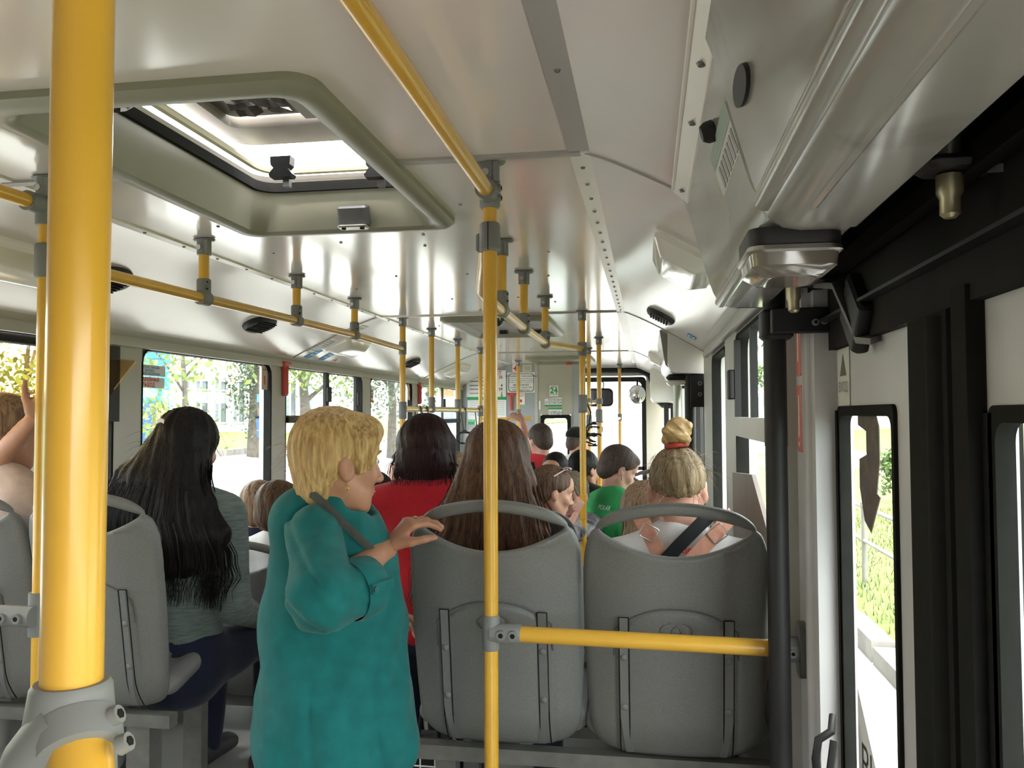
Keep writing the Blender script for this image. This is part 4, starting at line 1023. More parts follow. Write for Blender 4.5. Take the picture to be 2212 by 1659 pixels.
# trees
def tree(x, y, z, h, rx, rz, m, n, label, trunk=.16, ls=.16, seed=1):
    t = thing('tree', label, 'tree', (x, y, z), group='trees outside the bus')
    rg = np.random.RandomState(seed)
    MB().tube([(x, y, z-.2), (x+.05, y, z+h*.35), (x-.05, y, z+h*.6), (x, y, z+h*.8)], [trunk, trunk*.8, trunk*.55, trunk*.2], 9).build('trunk', BARK, t)
    for k in range(5):
        a = k*1.26+seed; p = V((x, y, z+h*(.38+.06*k)))
        MB().tube([p, p+V((math.cos(a)*rx*.4, math.sin(a)*rx*.4, h*.12)), p+V((math.cos(a)*rx*.75, math.sin(a)*rx*.75, h*.2))], [trunk*.4, trunk*.25, trunk*.08], 6).build('branch', BARK, t)
    cl = rg.uniform(-1, 1, (26, 3)); cl /= np.maximum(np.linalg.norm(cl, axis=1)[:, None], .6)
    cl = cl*np.array([rx, rx, rz])*rg.uniform(.35, .95, (26, 1))+np.array([x, y, z+h-rz*.9])
    c = cl[rg.randint(0, 26, n)]+rg.normal(0, 1, (n, 3))*np.array([rx, rx, rz])*.17
    u = rg.normal(0, 1, (n, 3)); u /= np.linalg.norm(u, axis=1)[:, None]; w = np.cross(u, rg.normal(0, 1, (n, 3))); w /= np.linalg.norm(w, axis=1)[:, None]
    s = rg.uniform(.5, 1.0, (n, 1))*ls
    P = np.stack([c-u*s, c+w*s*.5, c+u*s, c-w*s*.5], 1).reshape(-1, 3)
    me = bpy.data.meshes.new('foliage'); me.from_pydata(P.tolist(), [], np.arange(n*4).reshape(-1, 4).tolist())
    obj('foliage', me, m, t, kind='stuff')
    return t
def tre(px, py, Y, h, rx, rz, k, n, label, seed, ls=.16, trunk=.16):
    p = pY(px, py, Y); gz = np.interp(p.x, [-60, -16, -11.5, -11.2, -6, -2.4, 1.7, 1.9, 4.5, 6.2, 8.6, 14, 60], [2.2, .95, .66, .55, .02, GZ, GZ, -.2, -.1, 0, .08, .5, 3.2]); return tree(p.x, p.y, float(gz)-.02, h, rx, rz, LEAF[k], n, label, trunk, ls, seed)
tre(395, 960, 17, 4.6, 1.7, 1.0, 0, 1500, 'light green tree whose crown fills the top of the second left window', 11, .075, .08)
tre(548, 955, 21.5, 4.6, .75, 1.9, 2, 2600, 'dark tree with a thick trunk at the end of the second left window', 12, .08, .2)
tre(655, 950, 20, 4.4, 1.5, 1.5, 0, 3600, 'bright green tree in the third left window above the blonde hair', 13, .085)
tre(845, 945, 26, 5.2, 2.1, 2.2, 2, 2600, 'dull green round tree in the fourth left window', 14, .11)
tre(925, 925, 40, 7, 2.4, 2.6, 0, 1800, 'yellow-green tree in the last left window', 15, .25)
tre(60, 1000, 8.5, 3.2, 2.2, 1.1, 0, 2600, 'yellowing tree behind the brown tinted flap', 16, .06, .06)
tre(230, 980, 12, 3.4, 1.6, 1.5, 0, 1500, 'young tree behind the thick near pole', 17, .06, .06)
tre(1552, 930, 48, 8.5, 2.2, 3.2, 2, 2400, 'dark green tree in the narrow right-hand window', 18, .3)
tre(1596, 930, 54, 5.0, 2.0, 1.6, 1, 1500, 'low green tree beyond the right-hand vent window', 19, .25)
tre(1930, 1000, 17, 1.1, .35, .5, 1, 700, 'small round bush seen through the first door window', 20, .08, .04)
# buildings on the left
WW = mat('white_facade', (.62, .62, .60), .8, noise=.05, nscale=2); BW = mat('blue_facade', (.03, .28, .50), .5, noise=.12, nscale=2)
DWIN = mat('dark_window', (.16, .19, .21), .15); DBL = mat('dark_blue_door', (.03, .09, .32), .4)
def facade(px0, px1, Y, z0, z1, depth, m, label, Y1=None):
    a = pY(px0, 900, Y); b = pY(px1, 900, Y1); b.z = a.z
    t = thing('building', label, 'building', ((a.x+b.x)/2, Y, z0)); P = frame_map((a.x, Y, z0), b-a, (0, 0, 1))
    Wd = (b-a).length
    MB().prism([(0, 0), (Wd, 0), (Wd, z1-z0), (0, z1-z0)], P, 0, -depth).build('wall', m, t)
    return t, P, Wd
t, P, Wd = facade(366, 640, 30, .6, 9.5, 2, WW, 'white building behind the trees in the second left window', 34)
for i in range(7):
    for j in range(3):
        u = .4+i*Wd/7; w = MB().ring(rr4(u, u+1.15, .7+2.9*j, 2.5+2.9*j, .02, 1), rr4(u+.08, u+1.07, .78+2.9*j, 2.42+2.9*j, .02, 1), P, 0, .06).build('window', WHITE, t)
        MB().prism(rr4(u+.05, u+1.10, .75+2.9*j, 2.45+2.9*j, .02, 1), P, .005, .02).build('pane', DWIN, w)
for i in range(8): MB().prism(rr4(i*Wd/7-.02, i*Wd/7+.22, 0, 8.9, .02, 1), P, 0, .16).build('pilaster', WW, t)
t, P, Wd = facade(215, 366, 22, .5, 7.5, .6, BW, 'bright blue panelled shop building left of the white one', 23.4)
for i in range(1, 5): MB().prism(rr4(i*Wd/5-.015, i*Wd/5+.015, 0, 7, .005, 1), P, 0, .012).build('panel_joint', DBL, t)
for j in range(1, 7): MB().prism(rr4(0, Wd, j*.95, j*.95+.03, .005, 1), P, 0, .012).build('panel_joint', DBL, t)
MB().prism(rr4(Wd*.58, Wd*.58+.42, .0, 1.55, .01, 1), P, 0, .05).build('door', DBL, t)
for k in (0, 1):
    po = MB().prism(rr4(Wd-.52+.0*k, Wd-.05, .55, 1.55, .01, 1), P, .02, .05).build('poster', mat('poster_brown', (.20, .13, .14), .5, noise=.6, nscale=5, col2=(.55, .30, .16)), t)
    break
# blue sign board and bin by the dark tree
p = pY(574, 860, 19); t = thing('sign_board', 'blue sign board hanging by the dark tree', 'sign', (p.x, p.y, .8))
MB().box(p.x-.22, p.x+.16, p.y-.02, p.y+.02, p.z-.1, p.z+.1).build('panel', mat('sign_blue', (.04, .16, .55), .5), t); MB().tube([(p.x-.2, p.y+.04, .6), (p.x-.2, p.y+.04, p.z+.1)], .03, 8).build('pole', BARK, t)
p = pY(571, 945, 18); t = thing('litter_bin', 'blue bin standing by the kerb under the dark tree', 'bin', (p.x, p.y, p.z))
MB().loft([[V((p.x+u*k, p.y+v*k, p.z+zz)) for u, v in rrect(.3, .3, .05, 3)] for k, zz in ((.85, 0), (1, .45))], True, True).build('body', DBL, t); MB().obox((p.x, p.y, p.z+.47), (.17, .17, .03), None, .04).build('lid', BLACK, t)
# white kiosk and a parked white van far along the left
p = pY(975, 900, 30); t = thing('van', 'white van far away in the last left window', 'van', (p.x, p.y, 0))
MB().box(p.x-1.6, p.x+.8, p.y, p.y+2, .25, 2.3).build('body', WHITE, t); MB().box(p.x-1.3, p.x+.4, p.y-.02, p.y, 1.3, 2.0).build('window', DWIN, t)
for k in (-1.1, .4): MB().tube([(p.x+k, p.y-.05, .3), (p.x+k, p.y+.2, .3)], .33, 14).build('wheel', BLACK, t)
p = pY(1010, 860, 45); t = thing('brick_house', 'small orange brick house far ahead on the left', 'house', (p.x, p.y, 0))
MB().box(p.x-1.6, p.x+1.5, p.y, p.y+3, 0, 3.4).build('wall', mat('brick_orange', (.48, .18, .10), .8, noise=.2, nscale=4), t)
MB().prism([(p.x-1.8, 3.4), (p.x+1.7, 3.4), (p.x, 4.4)], PYm(p.y-.2), 0, 3.4).build('roof', mat('roof_grey', (.3, .32, .35), .7), t)
for k in (-1.0, 0.0, .9): MB().box(p.x+k-.3, p.x+k+.3, p.y-.03, p.y, 1.3, 2.3).build('window', DWIN, t)
# right: white bus and houses beyond the vent window
p = pY(1650, 905, 36); t = thing('parked_bus', 'white bus waiting outside the right-hand vent window', 'bus', (p.x, p.y, GZ))
MB().obox((p.x+.6, p.y+4, 1.25), (1.15, 4, 1.35), None, .2).build('body', mat('bus_white', (.7, .7, .7), .35), t)
MB().box(p.x-.4, p.x+1.6, p.y-.02, p.y+.02, 1.3, 2.3).build('windscreen', DWIN, t)
for k in range(4): MB().box(p.x-.56, p.x-.52, p.y+.5+1.8*k, p.y+2.1+1.8*k, 1.3, 2.2).build('window', DWIN, t)
for k in (1.2, 6): MB().tube([(p.x-.5, p.y+k, .12), (p.x-.2, p.y+k, .12)], .45, 16).build('wheel', BLACK, t)
p = pY(1650, 860, 60); t = thing('apartment_block', 'tall pale block of flats beyond the right-hand windows', 'building', (p.x+6, 60, 0))
MB().box(p.x+.5, p.x+14, 60, 70, 0, 15).build('wall', mat('pale_flats', (.5, .49, .47), .8), t)
for i in range(4):
    for j in range(4): MB().box(p.x+1.2+3*i, p.x+2.8+3*i, 59.95, 60, 1.5+3.2*j, 3.3+3.2*j).build('window', DWIN, t)
p = pY(1785, 900, 30)
t = thing('tree_row', 'low hedge along the far edge of the lawn', 'hedge', (20, 30, 1.0))
rg = np.random.RandomState(9); n = 3000
c = np.stack([rg.uniform(13, 30, n), rg.uniform(24, 30, n), .6+rg.uniform(0, 1.6, n)], 1); c[:, 2] += (c[:, 0]-13)*.05
u = rg.normal(0, 1, (n, 3)); u /= np.linalg.norm(u, axis=1)[:, None]; w = np.cross(u, rg.normal(0, 1, (n, 3))); w /= np.linalg.norm(w, axis=1)[:, None]
Pq = np.stack([c-u*.25, c+w*.15, c+u*.25, c-w*.15], 1).reshape(-1, 3); me = bpy.data.meshes.new('foliage'); me.from_pydata(Pq.tolist(), [], np.arange(n*4).reshape(-1, 4).tolist())
obj('foliage', me, LEAF[1], t, kind='stuff')
# ================================================================ passengers
def skin(n, c): return mat('skin_'+n, c, .5, noise=.10, nscale=30, sss=.12, bump=.05)
SK1 = skin('fair', (.62, .36, .26)); SK2 = skin('tan', (.50, .27, .18)); SK3 = skin('rosy', (.66, .36, .28)); SK4 = skin('warm', (.44, .22, .14))
def hairm(n, c, c2): return mat('hair_'+n, c, .5, spec=.18, noise=.5, nscale=10, stretch=(14, 14, 1.2), bump=.55, bscale=16, col2=c2)
H_BLOND = hairm('blonde', (.62, .43, .20), (.30, .18, .07)); H_BLACK = hairm('black', (.010, .008, .008), (.004, .003, .003)); H_DARK = hairm('dark_red', (.030, .010, .010), (.008, .004, .005))
H_BROWN = hairm('brown', (.095, .045, .022), (.028, .013, .008)); H_ASH = hairm('ash', (.34, .25, .15), (.13, .09, .055)); H_LIGHT = hairm('light_brown', (.33, .22, .14), (.13, .08, .05))
H_MID = hairm('mid_brown', (.14, .085, .055), (.05, .03, .02)); H_GREY = hairm('grey', (.30, .25, .19), (.11, .09, .07)); H_CROP = hairm('cropped', (.10, .07, .06), (.05, .035, .03))
def cloth(n, c, sc=60, b=.25, noise=.15, col2=None, rough=.85, stretch=(1, 1, 1)): return mat('cloth_'+n, c, rough, spec=.2, noise=noise, nscale=sc, bump=b, col2=col2, sheen=.1, stretch=stretch)
C_TEAL = cloth('teal_linen', (.008, .135, .137), 26, .25, .22); C_RED = cloth('red_knit', (.42, .012, .022), 120, .2); C_WHITE = cloth('white_cotton', (.66, .66, .66), 40, .15, .06)
C_SAGE = cloth('sage_rib', (.165, .205, .195), 22, .9, .45, (.10, .13, .125), stretch=(1, 1, 7)); C_BEIGE = cloth('beige', (.46, .34, .28), 40, .15); C_GREEN = cloth('green_polo', (.04, .38, .12), 80, .2)
C_BLACK = cloth('black', (.012, .012, .014), 60, .2); C_NAVY = cloth('navy', (.012, .016, .035), 60, .25); C_BLUE = cloth('petrol_blue', (.02, .13, .22), 60, .2)
C_FLOR = cloth('flowered', (.018, .016, .03), 13, .1, 1, (.55, .5, .56)); C_PINK = cloth('pink_strap', (.62, .30, .22), 60, .2); C_CAMO = cloth('dark_print', (.03, .03, .035), 16, .1, 1, (.45, .45, .48)); C_RUST = cloth('rust', (.5, .2, .1)); C_GREY = cloth('grey', (.2, .2, .2))
C_KHAKI = cloth('khaki', (.16, .13, .09))
SHOE = mat('shoe_dark', (.03, .03, .03), .5)
GOLD = mat('gold', (.85, .55, .2), .2, metal=1)
EYEW = mat('eye_white', (.7, .68, .65), .2); EYED = mat('eye_dark', (.05, .03, .02), .15); LIP = mat('lips', (.45, .14, .12), .45)
def mt(loc, yaw=0, pitch=0, roll=0):
    """frame facing +Y; yaw turns left, pitch nods down, roll tips to the right shoulder"""
    return Matrix.Translation(V(loc)) @ Matrix.Rotation(math.radians(yaw), 4, 'Z') @ Matrix.Rotation(math.radians(-pitch), 4, 'X') @ Matrix.Rotation(math.radians(roll), 4, 'Y')
def head_sdf(k=1., fem=False):
    s = SDF(); f = lambda *a: tuple(x*k for x in a)
    s.ell(f(0, -.014, .036), f(.074, .094, .084), k=.02)
    s.ell(f(0, .030, -.02), f(.060, .062, .080), k=.03)
    s.ell(f(0, .034, -.075), f(.043, .046, .036), k=.03)
    s.cap(f(0, .070, -.098), f(0, .068, -.094), .017*k, .017*k, .02)
    for sx in (-1, 1):
        s.cap(f(sx*.055, -.002, -.045), f(sx*.028, .052, -.09), .018*k, .016*k, .03)      # jaw line
        s.ell(f(sx*.040, .066, -.022), f(.022, .018, .020), k=.02)                        # cheek
        s.cap(f(sx*.012, .083, .034), f(sx*.046, .066, .030), .010*k, .008*k, .018)       # brow
    s.ell(f(0, .066, .06), f(.05, .022, .032), k=.03)                                     # forehead
    for sx in (-1, 1): s.cut(f(sx*.031, .099, .010), f(.017, .015, .011), k=.014)
    for sx in (-1, 1): s.ell(f(sx*.031, .077, .010), f(.0125, .0115, .0115), k=.004)
    s.cap(f(0, .089, .018), f(0, .106, -.026), .0065*k, .0095*k, .012)                    # nose
    s.ell(f(0, .108, -.030), f(.011, .011, .010), k=.008)
    for sx in (-1, 1): s.ell(f(sx*.012, .097, -.033), f(.008, .010, .007), k=.006)
    s.cap(f(-.018, .083, -.056), f(.018, .083, -.056), .0065*k, .0065*k, .008); s.ell(f(0, .089, -.056), f(.014, .008, .005), k=.006)
    s.ell(f(0, .086, -.067), f(.015, .009, .0065), k=.006)
    for sx in (-1, 1):
        M = (Matrix.Rotation(math.radians(-18*sx), 3, 'Z') @ Matrix.Rotation(math.radians(12), 3, 'X'))
        s.ell(f(sx*.079, -.008, -.004), f(.009, .019, .033), M, .008)
        s.cut(f(sx*.089, -.002, .002), f(.007, .010, .017), M, .006)
        s.ell(f(sx*.080, -.003, -.012), f(.006, .006, .008), M, .004)
    return s
def xf(s, M):
    """primitives of s moved by the rigid matrix M"""
    A = np.array(M)[:3, :3]; b = np.array(M)[:3, 3]; o = SDF()
    for q in s.p:
        t = q[0]
        if t in 'ex': o.p.append((t, A@q[1]+b, q[2], A@q[3], 0, q[5]))
        elif t == 'c': o.p.append((t, A@q[1]+b, A@q[2]+b, q[3], q[4], q[5]))
        elif t == 'f': o.p.append((t, A@q[1]+b, A@q[2]+b, q[3], A@q[4], q[5]))
        else: o.p.append((t, A@q[1]+b, A@q[2], 0, 0, q[5]))
    return o
def strand_disp(amp, seed=0, fl=1.):
    rg = np.random.RandomState(seed); ps = rg.uniform(0, 6.28, 5)
    def f(X, Y, Z):
        a = np.arctan2(X, -(Y-.01))+Z*1.5*fl
        return amp*np.clip(np.sqrt(X*X+(Y-.01)**2)/.075, .08, 1)*(np.sin(17*a+ps[0])+.8*np.sin(31*a+ps[1]+Z*30)+.6*np.sin(46*a+ps[2]-Z*22))/2.0
    return f
def hair(style, k=1.):
    s = SDF(); f = lambda *a: tuple(x*k for x in a)
    if style in ('short', 'crop', 'tuft'):
        g = {'short': .012, 'crop': .006, 'tuft': .012}[style]
        s.ell(f(0, -.016, .038), f(.074+g, .095+g, .085+g), k=.02)
        s.ell(f(0, -.045, -.018), f(.060+g*.4, .047+g*.5, .048), k=.03)
        if style == 'tuft':
            s.ell(f(0, .055, .088), f(.045, .035, .025), k=.03)
        s.half(f(0, .050, .034), (0, -.62, .78), .012)
        s.ell(f(0, -.058, -.028), f(.056+g*.3, .045+g*.4, .054), k=.03)
        for sx in (-1, 1): s.cut(f(sx*.085, .006, -.018), f(.022, .028, .034), k=.012)
    elif style == 'blonde':
        s.ell(f(0, -.014, .042), f(.086, .100, .092), k=.02)
        s.ell(f(0, -.052, -.012), f(.072, .047, .075), k=.03)
        s.ell(f(0, -.050, -.075), f(.050, .028, .038), k=.03)
        s.ell(f(0, .060, .082), f(.062, .042, .034), k=.03)
        for sx in (-1, 1):
            s.cap(f(sx*.070, .050, .060), f(sx*.071, .052, .0), .024*k, .009*k, .02)
            s.cap(f(sx*.078, .022, .05), f(sx*.078, .028, -.012), .02*k, .008*k, .02)
        s.half(f(0, .082, .020), (0, -.80, .60), .015)
        for sx in (-1, 1): s.cut(f(sx*.100, .004, -.022), f(.028, .027, .036), k=.012)
    elif style == 'bob':
        s.ell(f(0, -.018, .040), f(.092, .110, .094), k=.02)
        s.flat(f(0, -.045, .02), f(0, -.052, -.095), (.094*k, .072*k), (.103*k, .064*k), (1, 0, 0), .04)
        for sx in (-1, 1): s.cap(f(sx*.085, .0, .02), f(sx*.095, .01, -.09), .026*k, .022*k, .03)
        s.half(f(0, .060, .035), (0, -.92, .38), .015)
        s.half(f(0, 0, -.098), (0, .15, 1), .012)
    elif style == 'pulled':
        s.ell(f(0, -.016, .038), f(.080, .100, .091), k=.02)
        s.half(f(0, .058, .032), (0, -.38, .925), .015)
        for sx in (-1, 1): s.cut(f(sx*.088, .004, -.02), f(.022, .026, .036), k=.010)
    return s
HANDLOG = []
def hand_sdf(W, f, n, side, curl=(30, 40, 25), spread=.2, k=1., thumb=(.55, .7, -.25), tcurl=25):
    """hand from the wrist W: f along the palm, n out of its back, side=+1 puts the thumb on f x n"""
    W = V(W); f = V(f).normalized(); n = V(n); n = (n-f*n.dot(f)).normalized(); sd = f.cross(n)*side
    s = SDF(); HANDLOG.clear()
    s.flat(W+f*.008*k, W+f*.078*k, (.026*k, .016*k), (.037*k, .0125*k), sd, .012)
    for i, (o, L, r) in enumerate(((.029, .066, .0088), (.010, .075, .0090), (-.010, .070, .0086), (-.028, .054, .0078))):
        HANDLOG.append([]); p = W+f*(.082-.003*abs(i-1))*k+sd*o*k; d = (f+sd*(o*spread*8)).normalized()
        for j, (a, frac) in enumerate(zip(curl, (.45, .32, .26))):
            c, q = math.cos(math.radians(a)), math.sin(math.radians(a))
            nd = (d*c-n*q).normalized(); n2 = (n*c+d*q).normalized() if j == 0 else (nn*c+d*q).normalized()
            if j: nd = (d*c-nn*q).normalized()
            e = p+nd*L*frac*1.12*k; HANDLOG[-1].append((p.copy(), e.copy())); s.cap(p, e, r*k*(1-.08*j), r*k*(.93-.08*j), .006); p, d, nn = e, nd, n2
    t0 = W+f*.022*k+sd*.024*k; d = (f*thumb[0]+sd*thumb[1]+n*thumb[2]).normalized()
    t1 = t0+d*.042*k; d2 = (d+f*.5-n*.25).normalized(); t2 = t1+d2*.032*k; t3 = t2+(d2-n*.1-sd*.3*math.sin(math.radians(tcurl))).normalized()*.026*k
    s.cap(t0, t1, .015*k, .011*k, .014); s.cap(t1, t2, .0108*k, .0095*k, .005); s.cap(t2, t3, .0095*k, .0078*k, .005)
    return s
NP = [0]
def person(label, headp, s=1., yaw=0, lean=0, hd=(0, 0, 0), hk=1., pose='stand', sk=SK1, top=C_WHITE, bottom=C_NAVY, hairst=None, hm=H_BROWN, hvox=.009, vox=.013, sleeve='short', arms=None, hdisp=.0022, floor=0., width=1., seed=1, shirt=True, face=False, collar=None, belly=0., slim=1.):
    """headp: world position of the head centre between the ears"""
    NP[0] += 1
    headp = V(headp)
    B = Matrix.Rotation(math.radians(yaw), 4, 'Z'); Ln = Matrix.Rotation(math.radians(-lean), 4, 'X')
    up = lambda x, y, z: (B @ Ln @ V((x*s, y*s, z*s)))
    pel = headp-up(0, .02, .645)
    J = lambda x, y, z: pel+up(x, y, z)
    K = lambda x, y, z: pel+B @ V((x*s, y*s, z*s))
    t = thing('person', label, 'person', (pel.x, pel.y, floor))
    # --- torso, arms and legs as one body
    w = width*slim
    tor = SDF()
    xd = B @ V((1, 0, 0))
    tor.flat(J(0, 0, -.03), J(0, 0, .14), (.150*s*w, .105*s*slim), (.132*s*w, .095*s*slim+belly), xd, .03)
    tor.flat(J(0, 0, .14), J(0, 0, .36), (.132*s*w, .095*s*slim+belly), (.158*s*w, .105*s*slim), xd, .04)
    if slim == 1: tor.cap(J(-.135*w, 0, .425), J(.135*w, 0, .425), .058*s, .058*s, .05)
    for sx in (-1, 1) if slim == 1 else (): tor.cap(J(0, -.012, .50), J(sx*.15*w, 0, .44), .045*s, .05*s, .05)
    arm = SDF(); slv = SDF(); hands = []
    for side, sx in (('L', -1), ('R', 1)):
        sh = J(sx*.172*w, 0, .43); a = (arms or {}).get(side)
        if a is None:
            el = J(sx*.215*w, -.02, .16); wr = K(sx*.215*w, .10, -.03) if pose == 'stand' else K(sx*.15, .26, .06); fd, nn, cu, th = (wr-el), B @ V((sx, 0, 0)), (20, 25, 20), sx
        else:
            el, wr, fd, nn, cu, th = [V(a[0]), V(a[1]), V(a[2]), V(a[3]), a[4], a[5]]
            if len(a) > 6: sh = V(a[6])
        arm.cap(sh, el, .047*s, .039*s, .02); arm.cap(el, wr, .039*s, .026*s, .015)
        hands.append(hand_sdf(wr, fd, nn, th, cu, k=.95*s))
        if sleeve == 'long': slv.cap(sh, el, .060*s, .052*s, .02); slv.cap(el, wr, .052*s, .036*s, .02)
        elif sleeve == 'short': slv.cap(sh, sh+(el-sh)*.62, .064*s, .062*s, .03)
        elif sleeve == 'none': slv.cap(sh, sh+(el-sh)*.05, .05*s, .05*s, .03)
    leg = SDF(); feet = []
    for sx in (-1, 1):
        hp = K(sx*.085*slim, 0, -.02)
        if pose == 'stand':
            an = V((hp.x, hp.y, floor+.08)); kn = (hp+an)/2+B @ V((0, .03, 0))
        else:
            kn = hp+B @ V((sx*.03, .40*s, -.0)); an = V((kn.x, kn.y, floor+.08))+B @ V((0, -.03, 0))
        leg.cap(hp, kn, .085*s*slim, .056*s, .03); leg.cap(kn, an, .054*s, .036*s, .02)
        feet.append((an, sx))
    # --- head and neck
    HM = mt(headp, yaw+hd[0], lean*.0+hd[1], hd[2])
    hs = xf(head_sdf(hk), HM)
    nb = J(0, -.012, .475)
    hs.cap(HM @ V((0, -.022, -.05)), nb, .050*s, .056*s, .025)
    body = SDF(); body.p = tor.p+arm.p+leg.p
    parts = [body.mesh(max(vox*1.3, .016)), hs.mesh(hvox if hvox > .006 else hvox)]
    for h_ in hands: parts.append(h_.mesh(.0055 if (arms and vox < .012) else .008))
    obj('body', nets_mesh(parts, 'body'), sk, t)
    if face:
        for sx in (-1, 1):
            e = MB().ball(HM @ V((sx*.031*hk, .0765*hk, .010*hk)), .0126*hk, None, 12, 8).build('eye', EYEW, t); MB().ball(HM @ V((sx*.032*hk, .0865*hk, .010*hk)), (.006*hk, .0045*hk, .006*hk), HM.to_3x3(), 10, 6).build('iris', EYED, e)
            MB().tube([HM @ V((sx*.014*hk, .094*hk, .029*hk)), HM @ V((sx*.030*hk, .094*hk, .035*hk)), HM @ V((sx*.046*hk, .080*hk, .029*hk))], .0035*hk, 6).build('eyebrow', hm, t)
        MB().ball(HM @ V((0, .090*hk, -.061*hk)), (.017*hk, .008*hk, .0075*hk), HM.to_3x3(), 10, 6).build('lips', LIP, t)
    # --- clothes
    if shirt:
        cl = SDF(); cl.p = tor.grow(.014).p+slv.p
        ht = J(0, -.012, .53)
        obj('shirt', nets_mesh([cl.mesh(vox, wob(seed, .005))], 'shirt'), top, t)
        if collar:
            pts = [J(.062*math.sin(a), -.012+.055*math.cos(a), .492+.012*math.cos(a)*-1) for a in [2*math.pi*i/18 for i in range(19)]]
            MB().tube(pts, .014*s, 8, False).build('collar', collar, t)
    lg = leg.grow(.012); lg.flat(K(0, 0, -.06), K(0, 0, .05), (.158*s*slim, .115*s*slim), (.150*s*slim, .11*s*slim), xd, .03)
    obj('trousers', nets_mesh([lg.mesh(.018, wob(seed+9, .004))], 'trousers'), bottom, t)
    for an, sx in feet:
        fs = SDF(); fd = B @ V((0, 1, 0)); fs.flat(an+V((0, 0, -.035))-fd*.05, an+V((0, 0, -.045))+fd*.12, (.036, .042), (.044, .032), xd, .02); fs.half((an.x, an.y, floor+.004), (0, 0, 1), .003)
        obj('shoe', nets_mesh([fs.mesh(.012)], 'shoe'), SHOE, t)
    if hairst:
        h = hair(hairst, hk)
        obj('hair', nets_mesh([h.mesh(min(hvox, .008), strand_disp(hdisp, seed))], 'hair', HM), hm, t)
    return t, HM, J, K
def ribbons(paths, w=.0022):
    """flat locks along polylines (numpy arrays)"""
    vs = []; fs = []
    for pts in paths:
        n = len(pts); k = len(vs)
        for i, p in enumerate(pts):
            d = pts[min(i+1, n-1)]-pts[max(i-1, 0)]; sd = V(d).cross(V((0, 1, 0)))
            sd = sd.normalized() if sd.length > 1e-6 else V((1, 0, 0))
            ww = w*(1-.75*i/(n-1)); vs += [V(p)-sd*ww, V(p)+sd*ww]
        for i in range(n-1): fs.append((k+2*i, k+2*i+1, k+2*i+3, k+2*i+2))
    return vs, fs
def long_hair(t, HM, secs, m, seed, disp=.0035, n=420, drop=.04, h=.008, crown=True):
    """secs: (x, y, z, rx, ry) in head space, from the crown down; strands hang past the end"""
    s = SDF()
    if crown:
        s.ell((0, -.018, .040), (.088, .106, .093), k=.02); s.half((0, .055, .03), (0, -.85, .52), .015)
    for a, b in zip(secs, secs[1:]):
        s.flat(a[:3], b[:3], (a[3], a[4]), (b[3], b[4]), (1, 0, 0), .03)
    rg = np.random.RandomState(seed); e = secs[-1]
    o = obj('hair', nets_mesh([s.mesh(h, strand_disp(disp, seed, .3))], 'hair', HM), m, t)
    paths = []
    A = [np.array(q) for q in secs]
    for i in range(n):
        a = rg.uniform(0, 6.28); r = rg.uniform(.93, 1.05); ps = []; j = rg.normal(0, .006, 2)
        i0 = rg.randint(0, max(1, len(A)-2))
        for k in range(i0, len(A)):
            q = A[k]
            for u in (0., .5) if k < len(A)-1 else (0.,):
                z = q if u == 0 else (A[k]+A[min(k+1, len(A)-1)])/2
                ps.append(np.array([z[0]+math.cos(a)*z[3]*r+j[0]*k, z[1]+math.sin(a)*z[4]*r+j[1]*k, z[2]]))
        q = A[-1]; L = rg.uniform(.3, 1.2)*drop+min(q[4], .05)
        ps.append(np.array([q[0]+math.cos(a)*q[3]*r*.98+j[0]*3, q[1]+math.sin(a)*q[4]*r, q[2]-L*.6])); ps.append(ps[-1]+np.array([rg.normal(0, .004), 0, -L*.4]))
        paths.append([HM @ V(p) for p in ps])
    vs, fs = ribbons(paths)
    MB().add(vs, fs).build('hair_strands', m, o)
    return o
def fly(t, HM, m, n, seed, r=(.09, .108, .095), c=(0, -.018, .04), ln=.05, cond=None):
    """loose flyaway hairs sticking out of the hair surface"""
    rg = np.random.RandomState(seed); paths = []
    while len(paths) < n:
        d = rg.normal(0, 1, 3); d /= np.linalg.norm(d)
        if d[1] > .45 or d[2] < -.75 or (cond and not cond(d)): continue
        p = np.array(c)+d*np.array(r)*.97; q = rg.normal(0, 1, 3)*.6+np.array([0, -.1, -.55])+d*.55
        ps = [p, p+q*ln*.4, p+q*ln*.75+np.array([0, 0, -.1])*ln, p+q*ln+np.array([0, 0, -.3])*ln]
        paths.append([HM @ V(x) for x in ps])
    vs, fs = ribbons(paths, .0005)
    MB().add(vs, fs).build('loose_hairs', m, t)
def HC(px, crown, Y, s=1.): return pY(px, crown, Y)-V((0, 0, .130*s))
# ---- 1. blonde woman in the teal blouse, standing in the aisle
hp = HC(728, 881, 1.84, 1.0)
shR = pY(680, 1152, 1.735); elR = pY(706, 1282, 1.62); wrR = pY(838, 1182, 1.86)
fdir = V((.60, .30, .70))
t, HM, J, K = person('blonde woman in a teal linen blouse holding the grey seat rim', hp, .985, -62, 0, (14, 4, 0), 1.0, 'stand', SK4, C_TEAL, C_KHAKI, 'blonde', H_BLOND, .0045, .011, 'none',
    arms={'L': (pY(760, 1300, 2.03), pY(800, 1330, 2.1), (.6, .3, 0), (0, .3, .9), (30, 30, 20), 1), 'R': (elR, wrR, fdir, (-.60, -.55, .55), (40, 26, 14), 1, shR)}, hdisp=.0034, shirt=False, face=True, seed=4, slim=.72)
RINGF = [tuple(q) for q in HANDLOG[2][:1]]
fly(t, HM, H_BLOND, 150, 3, (.090, .104, .092), (0, -.018, .045), .030)
ax = V((.90, .42, 0))
bl = SDF(); sl = SDF()
pc = [(700, 1098, 1.86), (708, 1135, 1.86), (718, 1210, 1.85), (722, 1340, 1.845), (724, 1480, 1.84), (727, 1600, 1.835)]
